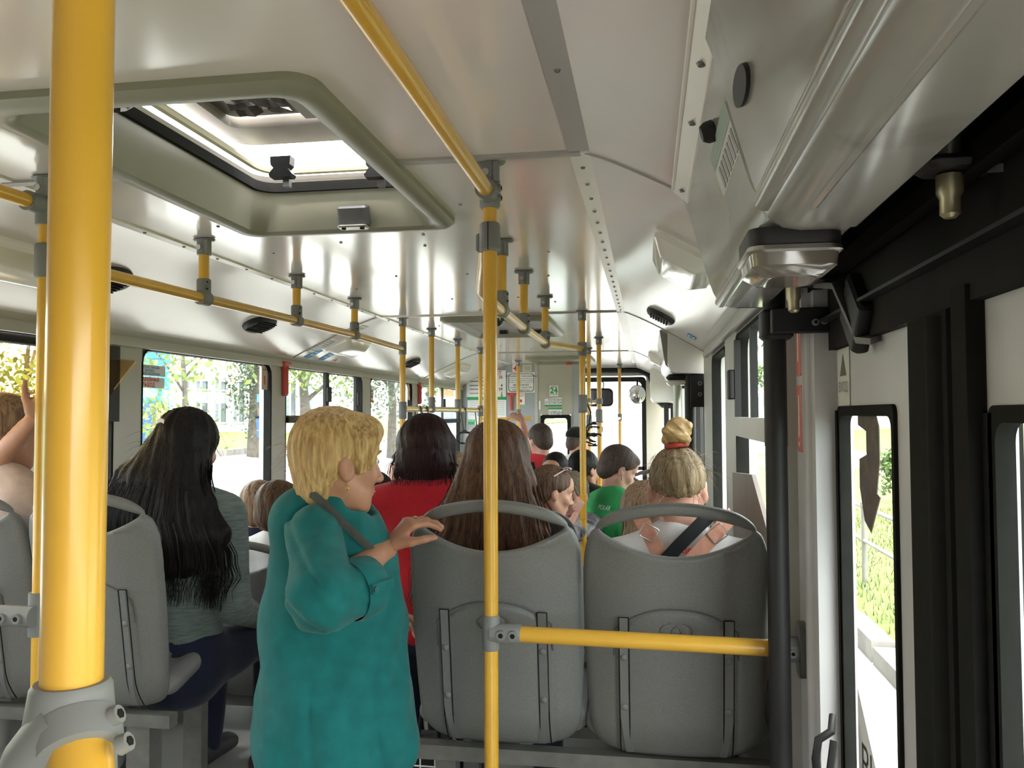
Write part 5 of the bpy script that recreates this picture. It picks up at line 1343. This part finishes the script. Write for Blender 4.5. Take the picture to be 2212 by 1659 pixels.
pr = [(.070, .075), (.115, .115), (.142, .13), (.164, .142), (.176, .152), (.188, .162)]
pp = [pY(*q) for q in pc]
for a, b, ra, rb in zip(pp, pp[1:], pr, pr[1:]): bl.flat(a, b, ra, rb, ax, .02)
bl.cap(pY(632, 1120, 1.80), pY(760, 1125, 1.97), .046, .052, .05)            # shoulders
cuf = pY(770, 1272, 1.685)
sl.cap(pY(640, 1124, 1.82), shR, .040, .053, .04); sl.cap(shR, elR+V((-.012, 0, -.0)), .057, .068, .03); sl.cap(elR+V((-.008, 0, -.012)), cuf, .070, .060, .02)
bl.cut(pY(757, 1082, 1.86), (.058, .06, .058), None, .015)
hemz = pY(727, 1642, 1.86).z
bl.half((0, 0, hemz), (.03, 0, 1), .006)
def drape(X, Y, Z):
    u = (X*.90+Y*.42); v = (-X*.42+Y*.90); g = np.clip((1.40-Z)/.55, 0, 1)
    w1 = np.sin(u*36+np.sin(Z*6)*1.6+Z*9); cr = (1-np.abs(np.sin(u*23+Z*4.5+np.sin(Z*9)*.5)))**3; return .013*g*cr+.008*g*np.sign(w1)*np.abs(w1)**1.6+.005*g*np.sin(v*41-Z*9)+.0025*np.sin(u*75+v*30-Z*34)
def sfold(X, Y, Z): w1 = np.sin(X*46+Z*70+np.sin(X*30)*1.2); cr = (1-np.abs(np.sin(X*26+Z*34+1.1)))**3; return .009*cr+.003*np.sign(w1)*np.abs(w1)**1.7+.0015*np.sin(X*95-Z*60+Y*30)
obj('blouse', nets_mesh([bl.mesh(.0085, drape), sl.mesh(.007, sfold)], 'blouse'), C_TEAL, t)
# collar stand, cuff with tab and button, bag strap, earring, ring
cu0 = pY(758, 1277, 1.67); cu1 = pY(800, 1262, 1.72); cd = (cu1-cu0).normalized()
MB().tube([cu0-cd*.005, cu0+cd*.01, cu1-cd*.004, cu1, cu1-cd*.004, cu0+cd*.015], [.062, .067, .063, .061, .058, .055], 28, False).build('cuff', C_TEAL, t)
cn = cd.cross(V((0, 0, 1))).normalized(); cn = -cn if cn.y > 0 else cn
tb = MB().obox(cu0+cd*.025+cn*.066+V((0, 0, .012)), (.030, .004, .010), Matrix((cd, cn, cd.cross(cn))).transposed(), 0).build('cuff_tab', C_TEAL, t)
b0 = cu0+cd*.002+cn*.070+V((0, 0, .012)); MB().tube([b0, b0+cn*.004], .0065, 14).build('button', mat('teal_button', (.02, .10, .11), .35), tb)
nk = pY(708, 1066, 1.862); pts = []
for a in np.linspace(-2.35, 2.35, 19):      # open at the throat, standing at the nape
    bk = HM.to_3x3() @ V((0, -1, 0)); bk.z = 0; bk.normalize(); sd_ = bk.cross(V((0, 0, 1)))
    pts.append(nk+bk*(.066*math.cos(a))+sd_*(.060*math.sin(a))+V((0, 0, .030*math.cos(a)-.012)))
MB().loft([[p+V((0, 0, -.035)), p+V((0, 0, .014)), (p-nk)*1.09+nk+V((0, 0, .012)), (p-nk)*1.22+nk+V((0, 0, -.03))] for p in pts], True, True).build('collar', C_TEAL, t)
st = [pY(636, 1090, 1.90), pY(636, 1070, 1.83), pY(650, 1062, 1.78), pY(672, 1066, 1.755), pY(700, 1088, 1.735), pY(740, 1128, 1.735), pY(780, 1166, 1.755), pY(804, 1190, 1.785), pY(815, 1205, 1.82)]
MB().loft([[p+V((.005, 0, .008)), p+V((0, -.003, .0)), p+V((-.005, 0, -.008)), p+V((0, .004, 0))] for p in st], True, True).build('bag_strap', cloth('strap_grey', (.07, .075, .07)), t)
e = HM @ V((.086, -.006, -.044)); MB().tube([e+V((.0045*math.cos(a), 0, -.004+.0055*math.sin(a))) for a in [6.28*i/12 for i in range(13)]], .0014, 6, False).build('earring', GOLD, t)
ra, rb = RINGF[0]; rc = ra+(rb-ra)*.55; rd = (rb-ra).normalized(); ru = rd.orthogonal().normalized(); rv = rd.cross(ru)
MB().tube([rc+ru*.0092*math.cos(a)+rv*.0092*math.sin(a) for a in [6.2832*i/16 for i in range(17)]], .0016, 6, False).build('ring', GOLD, t)
bb = pY(926, 1630, 2.24)
BAGM = cloth('black_bag', (.014, .013, .014))
tb_ = thing('shopping_bag', 'black shopping bag with white check lines behind the teal blouse', 'bag', (bb.x, 2.24, .40))
MB().loft([[V((bb.x+u*k, 2.24+v*k, z)) for u, v in rrect(.13, .10, .02, 3)] for k, z in ((1, .40), (1.05, .55), (1.0, .70), (.9, .745))], True, True).build('bag_body', BAGM, tb_)
for z in (.50, .58, .66, .685, .72): MB().loft([[V((bb.x+u*1.08, 2.24+v*1.08, z+dz)) for u, v in rrect(.13, .10, .02, 3)] for dz in (0, .004)], True, False).build('check_line', PAPER, tb_)
for u in (-.04, -.01, .03): MB().box(bb.x+u, bb.x+u+.003, 2.24-.0565, 2.24-.054, .41, .73).build('check_line', PAPER, tb_)
MB().tube([(bb.x-.03, 2.24, .74), (bb.x-.02, 2.24, .80), (bb.x+.02, 2.24, .80), (bb.x+.03, 2.24, .74)], .006, 8).build('handle', BAGM, tb_)
# ---- 2. woman with long black hair in the left aisle seat
t, HM, J, K = person('seated woman with long black hair and a sage knit top on the left', HC(408, 882, 2.46), .98, -4, 4, (6, 4, 6), 1.0, 'sit', SK1, C_SAGE, C_NAVY, None, H_BLACK, .009, .009, 'long', floor=.40, seed=12, width=.98)
long_hair(t, HM, [(0, -.03, .03, .088, .088), (-.01, -.055, -.04, .105, .08), (-.025, -.08, -.12, .145, .078), (-.03, -.10, -.21, .190, .072), (-.005, -.11, -.29, .215, .064), (.01, -.11, -.355, .215, .05)], H_BLACK, 5, .004, 700, .05)
fly(t, HM, H_BLACK, 120, 8, (.09, .108, .095), (0, -.018, .04), .07)
c = HM @ V((-.045, -.112, .075))
MB().loft([[c+V((.012*u+.004, -.004, .006*v+.006*(1-u*u))) for v in (-1, 1)]+[c+V((.012*u+.004, .006, .006*v+.006*(1-u*u))) for v in (1, -1)] for u in (-1, -.5, 0, .5, 1)], True, True).build('hair_clip', mat('clip_white', (.7, .7, .7), .3), t)
# ---- 3. woman at the left edge, arm raised to the window
t, HM, J, K = person('woman at the left edge raising her arm, in a beige top', HC(18, 848, 2.30), .93, -14, 2, (0, 8, 0), 1.0, 'sit', SK4, C_BEIGE, C_GREY, 'pulled', H_LIGHT, .008, .011, 'short', floor=.40,
    arms={'R': (pY(-20, 1010, 2.22), pY(72, 905, 2.20), (.5, .1, .8), (.6, -.7, 0), (30, 40, 30), -1)}, seed=21)
MB().tube([J(.064*math.sin(a), -.012+.06*math.cos(a), .50-.01*math.cos(a)) for a in [2*math.pi*i/20 for i in range(21)]], .0035, 6, False).build('necklace', mat('beads', (.6, .55, .5), .3), t)
# ---- 4./5. two boys in the row ahead on the left
person('boy with light wispy hair seated left of the blonde woman', HC(560, 1038, 3.30, .9), .80, 4, 0, (8, 4, 0), .90, 'sit', SK3, C_NAVY, C_NAVY, 'tuft', H_LIGHT, .007, .013, 'short', floor=.40, seed=31, hdisp=.003)
person('boy with darker hair seated just behind the blonde woman', HC(604, 1040, 3.06, .9), .80, -8, 0, (-6, 8, 0), .92, 'sit', SK1, C_WHITE, C_NAVY, 'tuft', H_MID, .007, .013, 'short', floor=.40, seed=32, hdisp=.003)
# ---- 6. woman in red with a dark bob
hp = HC(922, 893, 2.95); s6 = hp.z/1.575
t, HM, J, K = person('standing woman in a red top with a dark bob, beside the blonde woman', hp, s6, 3, 2, (-3, 5, 0), .98, 'stand', SK3, C_RED, C_NAVY, 'bob', H_DARK, .007, .010, 'long', seed=41, width=1.12)
fly(t, HM, H_DARK, 80, 9, (.09, .105, .09), (0, -.018, .03), .05)
long_hair(t, HM, [(0, -.03, .03, .084, .082), (0, -.042, -.03, .096, .078), (0, -.045, -.062, .100, .066)], H_DARK, 15, .002, 300, .02, .009, False)
# ---- 7. woman with long brown hair in the left one of the near seats
t, HM, J, K = person('seated woman with very long brown hair behind the centre pole', HC(1076, 908, 2.36), .95, 2, 0, (-2, 3, 0), 1.0, 'sit', SK1, C_BLACK, C_NAVY, None, H_BROWN, .009, .012, 'short', floor=.40, seed=51)
long_hair(t, HM, [(0, -.03, .03, .088, .085), (0, -.055, -.05, .108, .075), (-.005, -.075, -.13, .135, .068), (-.008, -.09, -.21, .158, .060), (.0, -.10, -.29, .172, .052), (.005, -.10, -.37, .178, .045)], H_BROWN, 6, .003, 800, .06)
# ---- 8. girl with a bun in the seat by the door
t, HM, J, K = person('girl with a blonde bun and white shirt in the seat by the door', HC(1462, 962, 2.36, .95), .94, 0, 2, (0, 5, 0), .95, 'sit', SK3, C_WHITE, C_NAVY, 'pulled', H_ASH, .0055, .010, 'short', floor=.40, width=1.06, seed=61, hdisp=.003)
b = SDF(); rgm = Matrix.Rotation(.5, 3, 'Y')
b.ell((.004, -.035, .165), (.036, .034, .036), k=.012); b.ell((-.008, -.04, .145), (.034, .032, .022), np.array(rgm), .008); b.cap((-.028, -.06, .16), (.025, -.062, .135), .014, .012, .006); b.cap((-.03, -.045, .135), (.03, -.05, .175), .013, .013, .005)
bun = obj('hair_bun', nets_mesh([b.mesh(.004, strand_disp(.0018, 4, 8))], 'bun', HM), mat('hair_bun_blonde', (.58, .38, .17), .4, noise=.4, nscale=40, stretch=(1, 5, 3), bump=.4), t)
MB().tube([HM @ V((.026*math.cos(a), -.04+.024*math.sin(a), .121+.004*math.cos(a))) for a in [6.28*i/16 for i in range(17)]], .007, 8, False).build('hair_tie', mat('red_band', (.5, .06, .05), .6), bun)
fly(t, HM, H_ASH, 120, 12, (.082, .10, .092), (0, -.018, .04), .04, lambda d: abs(d[0]) > .3)
# straps on her back: two pink, one black, crossing
def backstrap(pts, w, m, nm):
    pts = [V(p) for p in pts]; rings = []
    for i, p in enumerate(pts):
        d = (pts[min(i+1, len(pts)-1)]-pts[max(i-1, 0)]).normalized(); sd = d.cross(V((0, -1, 0))).normalized()
        rings.append([p-sd*w+V((0, -.004, 0)), p+sd*w+V((0, -.004, 0)), p+sd*w+V((0, .002, 0)), p-sd*w+V((0, .002, 0))])
    return MB().loft(rings, True, True).build(nm, m, t)
yb = 2.235
backstrap([pY(1376, 1106, yb+.05), pY(1390, 1130, yb), pY(1415, 1180, yb-.012), pY(1440, 1240, yb-.02)], .019, C_PINK, 'bag_strap')
backstrap([pY(1583, 1110, yb+.05), pY(1575, 1120, yb+.012), pY(1535, 1165, yb-.012), pY(1480, 1225, yb-.022)], .019, C_PINK, 'bag_strap')
backstrap([pY(1542, 1106, yb+.05), pY(1515, 1130, yb), pY(1465, 1180, yb-.018), pY(1410, 1240, yb-.026)], .017, C_BLACK, 'bag_strap')
for px, py, a in ((1402, 1150, 25), (1550, 1152, -38)):
    c = pY(px, py, yb-.012); Mx = Matrix.Rotation(math.radians(a), 3, 'Y'); sq = [c+Mx @ V((u, -.006, v)) for u, v in rrect(.044, .036, .006, 3)]
    MB().tube(sq+sq[:2], .0016, 6, False).build('strap_buckle', METAL, t)
PT = frame_map(pY(1488, 1188, yb-.012), (1, 0, 0), (0, 0, 1))
text('yado.ru', .030, lambda u, v, w: PT(u, v, w+.004), REDI, t, bold=.0006)
# ---- passengers farther forward
def stander(label, px, crown, Y, hk=1., **kw):
    hp = HC(px, crown, Y, hk); s = hp.z/1.575 if kw.get('s') is None else kw.pop('s')
    kw.setdefault('hvox', .009); kw.setdefault('vox', .015)
    return person(label, hp, s, hk=hk, **kw)
# 9 boy in red, arm up
hp = HC(1166, 916, 5.6, .9)
t, HM, J, K = stander('boy in a red shirt with a raised arm near the front', 1166, 916, 5.6, .90, yaw=28, hd=(14, 14, 0), sk=SK3, top=mat('cloth_bright_red', (.60, .03, .04), .8), hairst='short', hm=H_CROP, seed=71, hdisp=.001,
    arms={'L': (pY(1138, 945, 5.75), pY(1128, 908, 5.7), (-.7, .1, .4), (.2, -.6, .7), (35, 30, 20), 1)})
MB().tube([J(-.09, -.06, .49), J(-.10, -.10, .42), J(-.11, -.105, .25)], .018, 8).tube([J(.09, -.06, .49), J(.10, -.10, .42), J(.11, -.105, .25)], .018, 8).build('backpack_straps', C_BLACK, t)
# 10 boy with cap
t, HM, J, K = stander('boy in a black cap and white shirt by the cab window', 1248, 926, 6.9, .92, yaw=-35, hd=(-20, 12, 0), sk=SK3, top=C_WHITE, hairst='crop', hm=H_CROP, seed=72)
c = SDF(); c.ell((0, -.014, .055), (.088, .105, .080), k=.02); c.half((0, 0, .045), (0, -.12, 1), .005); c.flat((0, .06, .052), (0, .15, .040), (.07, .008), (.055, .006), (1, 0, 0), .01)
cp = obj('cap', nets_mesh([c.mesh(.007)], 'cap', HM), C_BLACK, t)
MB().tube([HM @ V((.089*math.cos(a)*.99, -.05+.03*math.sin(a), .055+.055*math.sin(a))) for a in np.linspace(.2, 2.9, 12)], .004, 6).build('cap_piping', WHITE, cp)
# 11 black-haired woman facing the camera
t, HM, J, K = stander('dark-haired woman looking back, half hidden by a hair clip', 1199, 976, 5.2, .98, yaw=176, hd=(-12, 14, 0), sk=SK2, top=C_BLACK, hairst='pulled', hm=H_BLACK, seed=73, face=True, hvox=.007)
# 12 girl with ribbon clip, profile
t, HM, J, K = stander('girl with a pink ribbon clip in her brown hair', 1192, 1006, 3.75, .94, yaw=-60, hd=(-8, 14, 0), sk=SK2, top=C_CAMO, hairst='short', hm=H_MID, seed=74, hvox=.007, face=True)
CLIP = mat('ribbon', (.65, .5, .55), .4)
MB().tube([HM @ V((.045+.03*math.cos(a), .03+.016*math.sin(a), .118+.008*math.cos(a))) for a in [6.28*i/14 for i in range(15)]], .004, 6, False).tube([HM @ V((.05, .02, .115)), HM @ V((.075, -.03, .075))], .003, 6).build('hair_clip', CLIP, t)
long_hair(t, HM, [(0, -.05, .02, .07, .05), (0, -.08, -.07, .06, .04), (.01, -.09, -.15, .055, .035)], H_MID, 7, .003, 60, .03, .01, False)
# 13 short grey hair, hand on the pole
t, HM, J, K = stander('person with short grey hair whose hand grips the yellow pole', 1236, 1021, 4.80, 1.06, yaw=170, hd=(-8, 24, 0), sk=SK3, top=C_CAMO, hairst='tuft', hm=H_GREY, seed=75, hvox=.007, face=True, hdisp=.005,
    arms={'L': (pY(1214, 1165, 4.42), pY(1247, 1106, 4.515), (.30, .12, .92), (.45, -.85, .05), (60, 78, 55), -1)})
# 14 black-haired man
stander('black-haired man in black behind the gripped pole', 1262, 972, 5.5, 1.05, yaw=-22, hd=(-20, 10, 0), sk=SK2, top=C_BLACK, hairst='short', hm=H_BLACK, seed=76, width=1.1)
# 15 boy in the green polo shirt
t, HM, J, K = stander('boy in a green polo shirt with a mask under his chin, looking down', 1334, 963, 4.95, 1.10, yaw=-52, lean=6, hd=(-14, 30, 0), sk=SK3, top=C_GREEN, bottom=C_NAVY, hairst='tuft', hm=H_CROP, seed=77, hvox=.006, vox=.012, face=True, collar=C_GREEN, hdisp=.0012, s=.98)
m = SDF(); m.ell((0, .062, -.095), (.047, .045, .034), k=.02); m.cut((0, .05, -.075), (.05, .055, .03), k=.01)
mk = obj('face_mask', nets_mesh([m.mesh(.006)], 'mask', HM), mat('mask_green', (.015, .10, .085), .7), t)
for q in (-.05, .0): MB().tube([HM @ V((.045, .055+q*.3, -.09)), HM @ V((.075, .02+q*.2, -.05)), HM @ V((.088, -.012+q*.25, .0))], .0016, 5).build('mask_loop', BLACK, mk)
PT = frame_map(J(.09, -.115, .42), tuple(J(1, 0, 0)-J(0, 0, 0)), tuple(J(0, .35, 1)-J(0, 0, 0)))
text('POLAR', .038, lambda u, v, w: PT(u, v, w+.006), WHITE, t, name='shirt_lettering')
# 16..21 glimpses between the others
stander('person in a dark dress with purple flowers on the right', 1346, 1030, 5.3, .95, yaw=20, sk=SK1, top=C_FLOR, bottom=C_FLOR, hairst='bob', hm=H_MID, seed=78)
t, HM, J, K = person('girl with loose light brown hair ahead of the bun girl', HC(1392, 1046, 3.12, .9), .78, 0, 0, (10, 8, 0), .92, 'sit', SK1, C_BLUE, C_NAVY, 'short', H_LIGHT, .009, .015, 'short', floor=.40, seed=79)
long_hair(t, HM, [(0, -.03, .02, .082, .08), (0, -.06, -.10, .09, .055), (0, -.07, -.22, .10, .04)], H_LIGHT, 9, .003, 150, .04, .01)
person('person in petrol blue seated beside the bun girl', HC(1372, 1015, 3.9, .9)+V((.10, 0, -.08)), .86, 10, 10, (0, 30, 0), .95, 'sit', SK1, C_BLUE, C_NAVY, 'short', H_MID, .010, .015, 'long', floor=.40, seed=80)
stander('bald man far ahead, only the top of his head showing', 1292, 992, 6.3, 1.0, yaw=0, sk=SK3, top=C_RUST, seed=81)
t, HM, J, K = stander('youngster in a black cap and black shirt left of the red top', 806, 1020, 3.75, .95, yaw=-10, hd=(-10, 10, 0), sk=SK3, top=C_BLACK, hairst='crop', hm=H_CROP, seed=82)
c = SDF(); c.ell((0, -.014, .052), (.090, .108, .082), k=.02); c.half((0, 0, .02), (0, -.1, 1), .005); c.flat((0, .06, .03), (0, .15, .02), (.07, .008), (.055, .006), (1, 0, 0), .01)
cp = obj('cap', nets_mesh([c.mesh(.007)], 'cap', HM), C_BLACK, t)
MB().tube([HM @ V((.02+.03*math.cos(a), -.122, .05+.016*math.sin(a))) for a in np.linspace(3.4, 6.6, 10)], .003, 6).build('cap_mark', WHITE, cp)
stander('pale-haired passenger just left of the dark bob', 872, 985, 4.5, .95, yaw=150, sk=SK3, top=C_GREY, hairst='short', hm=H_GREY, seed=83)
stander('fair-haired passenger just right of the dark bob', 980, 975, 3.7, .95, yaw=25, sk=SK3, top=C_BLACK, hairst='short', hm=H_ASH, seed=84)
# ================================================================ notices, hammers, mirrors at the front
PW = frame_map((0, YP-.003, 0), (1, 0, 0), (0, 0, 1))     # partition plane: u = x, v = z, facing the camera
def wp(px, py): p = pY(px, py, YP); return p.x, p.z
def notice(px0, py0, px1, py1, label, m=PAPER, name='notice', cat='notice', r=.004):
    (u0, v1), (u1, v0) = wp(px0, py0), wp(px1, py1)
    o = MB().prism(rr4(u0, u1, v0, v1, r, 2), PW, 0, .004).build(name, m); o['label'] = label; o['category'] = cat
    return o, u0, u1, v0, v1
def ptext(s, size, px, py, m, par, bold=0., align='CENTER', xs=1.):
    u, v = wp(px, py); return text(s, size, lambda a, b, w: PW(u+a, v+b, .0045+w), m, par, align=align, bold=bold, xs=xs)
def plines(par, px0, px1, pys, m=GREYD, h=.006):
    for py in pys:
        u0, v = wp(px0, py); u1, _ = wp(px1, py); MB().prism(rr4(u0, u1, v-h/2, v+h/2, .001, 1), PW, .004, .005).build('print_line', m, par)
o, *_ = notice(1008, 801, 1093, 857, 'seat-count notice with red heading on the grey partition')
ptext('ЧИСЛО МЕСТ', .055, 1049, 807, REDI, o, .0012)
for s, py in (('25', 815), ('4', 833), ('59', 841), ('1', 849.5), ('0', 855)): ptext(s, .044, 1086, py, INK, o, .001, 'RIGHT')
plines(o, 1015, 1065, (816, 824, 833, 841, 850), GREYD, .012)
o, u0, u1, v0, v1 = notice(1010, 858, 1094, 917, 'green and white price list below the seat-count notice', mat('list_paper', (.72, .75, .76), .6))
u, v = wp(1010, 862); MB().prism(rr4(u0, u1, v-.012, v1, .002, 1), PW, .004, .005).build('green_band', GREENI, o)
plines(o, 1016, 1090, (868, 872, 876, 880, 884, 888, 892, 896), mat('light_print', (.45, .46, .47), .7), .006)
ua, va = wp(1011, 917); ub, vb = wp(1026, 906); MB().prism(rr4(ua, ub, va, vb, .002, 1), PW, .004, .005).build('green_block', GREENI, o); ptext('ООО', .03, 1018, 909, PAPER, o)
o, u0, u1, v0, v1 = notice(1096, 805, 1156, 848, 'framed warning notice to passengers on the partition')
MB().ring(rr4(u0+.012, u1-.012, v0+.012, v1-.012, .03), rr4(u0+.018, u1-.018, v0+.018, v1-.018, .028), PW, .004, .006).build('border', INK, o)
ptext('УВАЖАЕМЫЕ ПАССАЖИРЫ!', .026, 1126, 813, INK, o, .0004); ptext('Если вам нахамили или обсчитали,', .0165, 1126, 818, INK, o); ptext('при объезде не объявили остановку,', .0165, 1126, 822, INK, o); ptext('позвоните в наш диспетчерский пункт', .0155, 1126, 826, INK, o)
ptext('НЕ РУГАЯ ИХ,', .028, 1126, 832, INK, o, .0006); ptext('сообщите водителю', .026, 1126, 837, INK, o); ptext('или кондуктору', .026, 1126, 842, INK, o)
o, u0, u1, v0, v1 = notice(1107, 787, 1122, 803, 'red cross first-aid sticker high on the partition')
uc, vc = wp(1114, 796); MB().prism(rr4(uc-.028, uc+.028, vc-.009, vc+.009, .001, 1), PW, .004, .005).prism(rr4(uc-.009, uc+.009, vc-.028, vc+.028, .001, 1), PW, .004, .0055).build('red_cross', REDI, o)
o, *_ = notice(1129, 788, 1149, 803, 'small yellowed slip beside the red cross sticker', mat('yellow_slip', (.62, .58, .42), .6)); plines(o, 1132, 1147, (793, 796, 799), GREYD, .005)
o, *_ = notice(1116, 850, 1134, 874, 'hammer instruction slip beside the red hammer'); plines(o, 1118, 1132, (853, 856), REDI, .005); plines(o, 1122, 1128, (866,), REDI, .03)
o, *_ = notice(1187, 833, 1206, 856, 'fare card reading 24 roubles on the cab door'); ptext('24', .085, 1196.5, 844, GREENI, o, .003); ptext('РУБЛЯ', .026, 1196.5, 852, INK, o); plines(o, 1190, 1203, (836,), GREYD, .008)
def tatty(pts, label, m=PAPER):
    o = MB().prism([wp(*q) for q in pts], PW, 0, .004).build('sign_plate', m); o['label'] = label; o['category'] = 'sign'; return o
o = tatty(((1177, 862), (1196, 859), (1214, 859), (1214, 877), (1177, 877)), 'torn first-aid and extinguisher sign on the cab door')
ptext('АПТЕЧКА', .034, 1199, 864, INK, o, .0004); ptext('ОГНЕТУШИТЕЛЬ', .034, 1196, 870, INK, o, .0004, xs=.68)
ua, va = wp(1177, 878); ub, vb = wp(1214, 874); MB().prism(rr4(ua, ub, va, vb, .001, 1), PW, .004, .005).build('green_band', GREENI, o)
o = tatty(((1184, 881), (1214, 881), (1214, 897), (1186, 898)), 'torn no-entry sign lower on the cab door')
ptext('ЗАПРЕЩЕН', .046, 1200, 892, INK, o, .0006, xs=.58); ua, va = wp(1184, 884.5); ub, vb = wp(1214, 881); MB().prism(rr4(ua, ub, va, vb, .001, 1), PW, .004, .005).build('green_band', GREENI, o)
o, *_ = notice(1164, 866, 1168, 885, 'narrow white strip sticker on the cab door edge')
# emergency hammers
def hammer(P, label, k=1.):
    t = thing('emergency_hammer', label, 'hammer', P(0, 0, 0))
    prof = [(-.040, .10), (.040, .10), (.036, .075), (.018, .055), (.014, -.10), (-.014, -.10), (-.018, .055), (-.036, .075)]
    MB().prism([(u*k, v*k) for u, v in prof], P, 0, .022*k).build('holder', REDP, t)
    MB().tube([P(-.045*k, .088*k, .02*k), P(.045*k, .088*k, .02*k)], .012*k, 10).build('hammer_head', REDP, t)
    MB().tube([P(0, .07*k, .022*k), P(0, -.09*k, .022*k)], .010*k, 8).build('hammer_grip', mat('hammer_grip_red', (.42, .05, .04), .4), t)
    return t
u, v = wp(1105, 868); hammer(frame_map((u, YP-.004, v), (1, 0, 0), (0, 0, 1)), 'red emergency hammer on the grey partition')
for px, py, lb in ((612, 818, 'red emergency hammer on the pillar left of the blonde woman'), (904, 850, 'red emergency hammer on the far left pillar')):
    p = pX(px, py, XL+.016); hammer(frame_map(p, (0, 1, 0), (0, 0, 1)), lb)
# window stickers
def wsticker(px, py, lu, lv, label, lines=(), x=XL-.006, m=PAPER, rows=()):
    p = pX(px, py, x); P = frame_map(p, (0, 1, 0), (0, 0, 1))
    o = MB().prism(rrect(lu, lv, .006, 2), P, 0, .002).build('window_sticker', m); o['label'] = label; o['category'] = 'sticker'
    for s, sz, dv, mm, bo in rows: text(s, sz, lambda a, b, w: P(a, b+dv, .0022+w), mm, o, bold=bo)
    for dv, w_, h_, mm in lines: MB().prism(rr4(-w_/2, w_/2, dv-h_/2, dv+h_/2, .001, 1), P, .002, .003).build('print_line', mm, o)
    return o
wsticker(322, 800, .24, .047, 'white sticker telling to break the glass, beside the thick pole', rows=(('В случае аварии', .018, .0145, BLUEI, .0003), ('разбить', .018, 0, BLUEI, .0003), ('стекло молотком', .018, -.0145, BLUEI, .0003)))
wsticker(320, 826, .24, .046, 'emergency exit sticker with red words, beside the thick pole', rows=(('АВАРИЙНЫЙ', .024, .0115, REDI, .0006), ('ВЫХОД', .024, -.0115, REDI, .0006)))
wsticker(571, 810, .072, .165, 'tall pinkish hammer sticker at the end of the second left window', ((.06, .05, .014, REDI), (.03, .05, .006, GREYD), (-.03, .012, .05, REDI)), m=mat('pinkish_paper', (.62, .47, .40), .6))
wsticker(802, 848, .10, .06, 'small white sticker at the start of the fourth left window', ((.01, .07, .012, GREYD), (-.01, .05, .008, GREYD)))
wsticker(802, 862, .10, .055, 'small orange sticker under the white one', ((.0, .07, .012, PAPER),), m=mat('orange_paper', (.62, .25, .12), .6))
wsticker(884, 845, .10, .16, 'pinkish hammer sticker at the end of the fourth left window', ((-.02, .02, .05, REDI),), m=mat('pinkish_paper', (.62, .47, .40), .6))
# mirrors at the windscreen
c = pY(1377, 852, 10.25); t = thing('convex_mirror', 'round convex mirror hanging at the top of the windscreen', 'mirror', c)
rs = [[c+V((r_*math.cos(a), y_, r_*math.sin(a)*1.12)) for a in [6.28*i/28 for i in range(28)]] for r_, y_ in ((.10, .0), (.095, -.012), (.07, -.028), (.04, -.037), (.01, -.040))]
MB().loft(rs, True, True).build('glass', CHROME, t); MB().tube([q+V((0, .004, 0)) for q in rs[0]]+[rs[0][0]+V((0, .004, 0))], .006, 8, False).build('rim', BLACKM, t)
MB().tube([c+V((0, .01, .11)), c+V((.0, .02, .18))], .012, 8).build('stem', BLACKM, t)
c = pY(1296, 858, 10.2); t = thing('inside_mirror', 'rectangular inside mirror in front of the windscreen', 'mirror', c)
Pm = frame_map(c, (1, 0, 0), (0, -.25, 1))
MB().prism(rrect(.30, .20, .05, 5), Pm, .012, .018).build('glass', mat('dull_mirror', (.35, .38, .45), .12, metal=.9), t); MB().ring(rrect(.325, .225, .06, 5), rrect(.285, .185, .045, 5), Pm, .0, .022).build('frame', BLACKM, t)
MB().tube([Pm(.04, .10, 0), Pm(.05, .17, -.02), Pm(-.01, .22, -.03)], .008, 8).build('stem', BLACKM, t)
# dangling cables by the gripped pole
t = thing('cable', 'tangle of dark cable hanging by the gripped pole', 'cable', pY(1272, 950, 4.66))
random.seed(8); mb = MB()
for k in range(2):
    c = pY(1279, 925+16*k, 4.66); r_ = .032+.008*k
    mb.tube([c+V((r_*math.cos(a)+.01*math.sin(3*a+k), .02*math.sin(2*a), .5*r_*math.sin(a)-.006*a)) for a in np.linspace(0, 5.6, 16)], .005, 6)
mb.tube([pY(1266, 868, 4.62), pY(1276, 890, 4.66), pY(1272, 920, 4.66)], .005, 6); mb.build('cord', BLACKM, t)
# dashboard and driver's corner beyond the partition
t = thing('dashboard', 'dark dashboard under the windscreen', 'dashboard', (-1.4, 10.1, 0))
MB().obox((-1.35, 10.22, .70), (.68, .2, .16), None, .08).build('body', BLACKM, t); MB().box(-2.0, -.7, 10.1, 10.4, 0, .56).build('base', BLACKM, t)
# guard board by the near right window
t = thing('guard_board', 'brown slanted board at the foot of the near right window', 'board', (.26, 2.7, 1.2))
MB().prism([(2.14, 1.10), (2.14, 1.34), (2.42, 1.45), (2.96, 1.42), (2.96, 1.10)], PX(.285), 0, .012).build('panel', mat('brown_board', (.16, .12, .10), .5, noise=.2, nscale=10), t)
for _o in COL.objects:
    if '_local' in _o: del _o['_local']
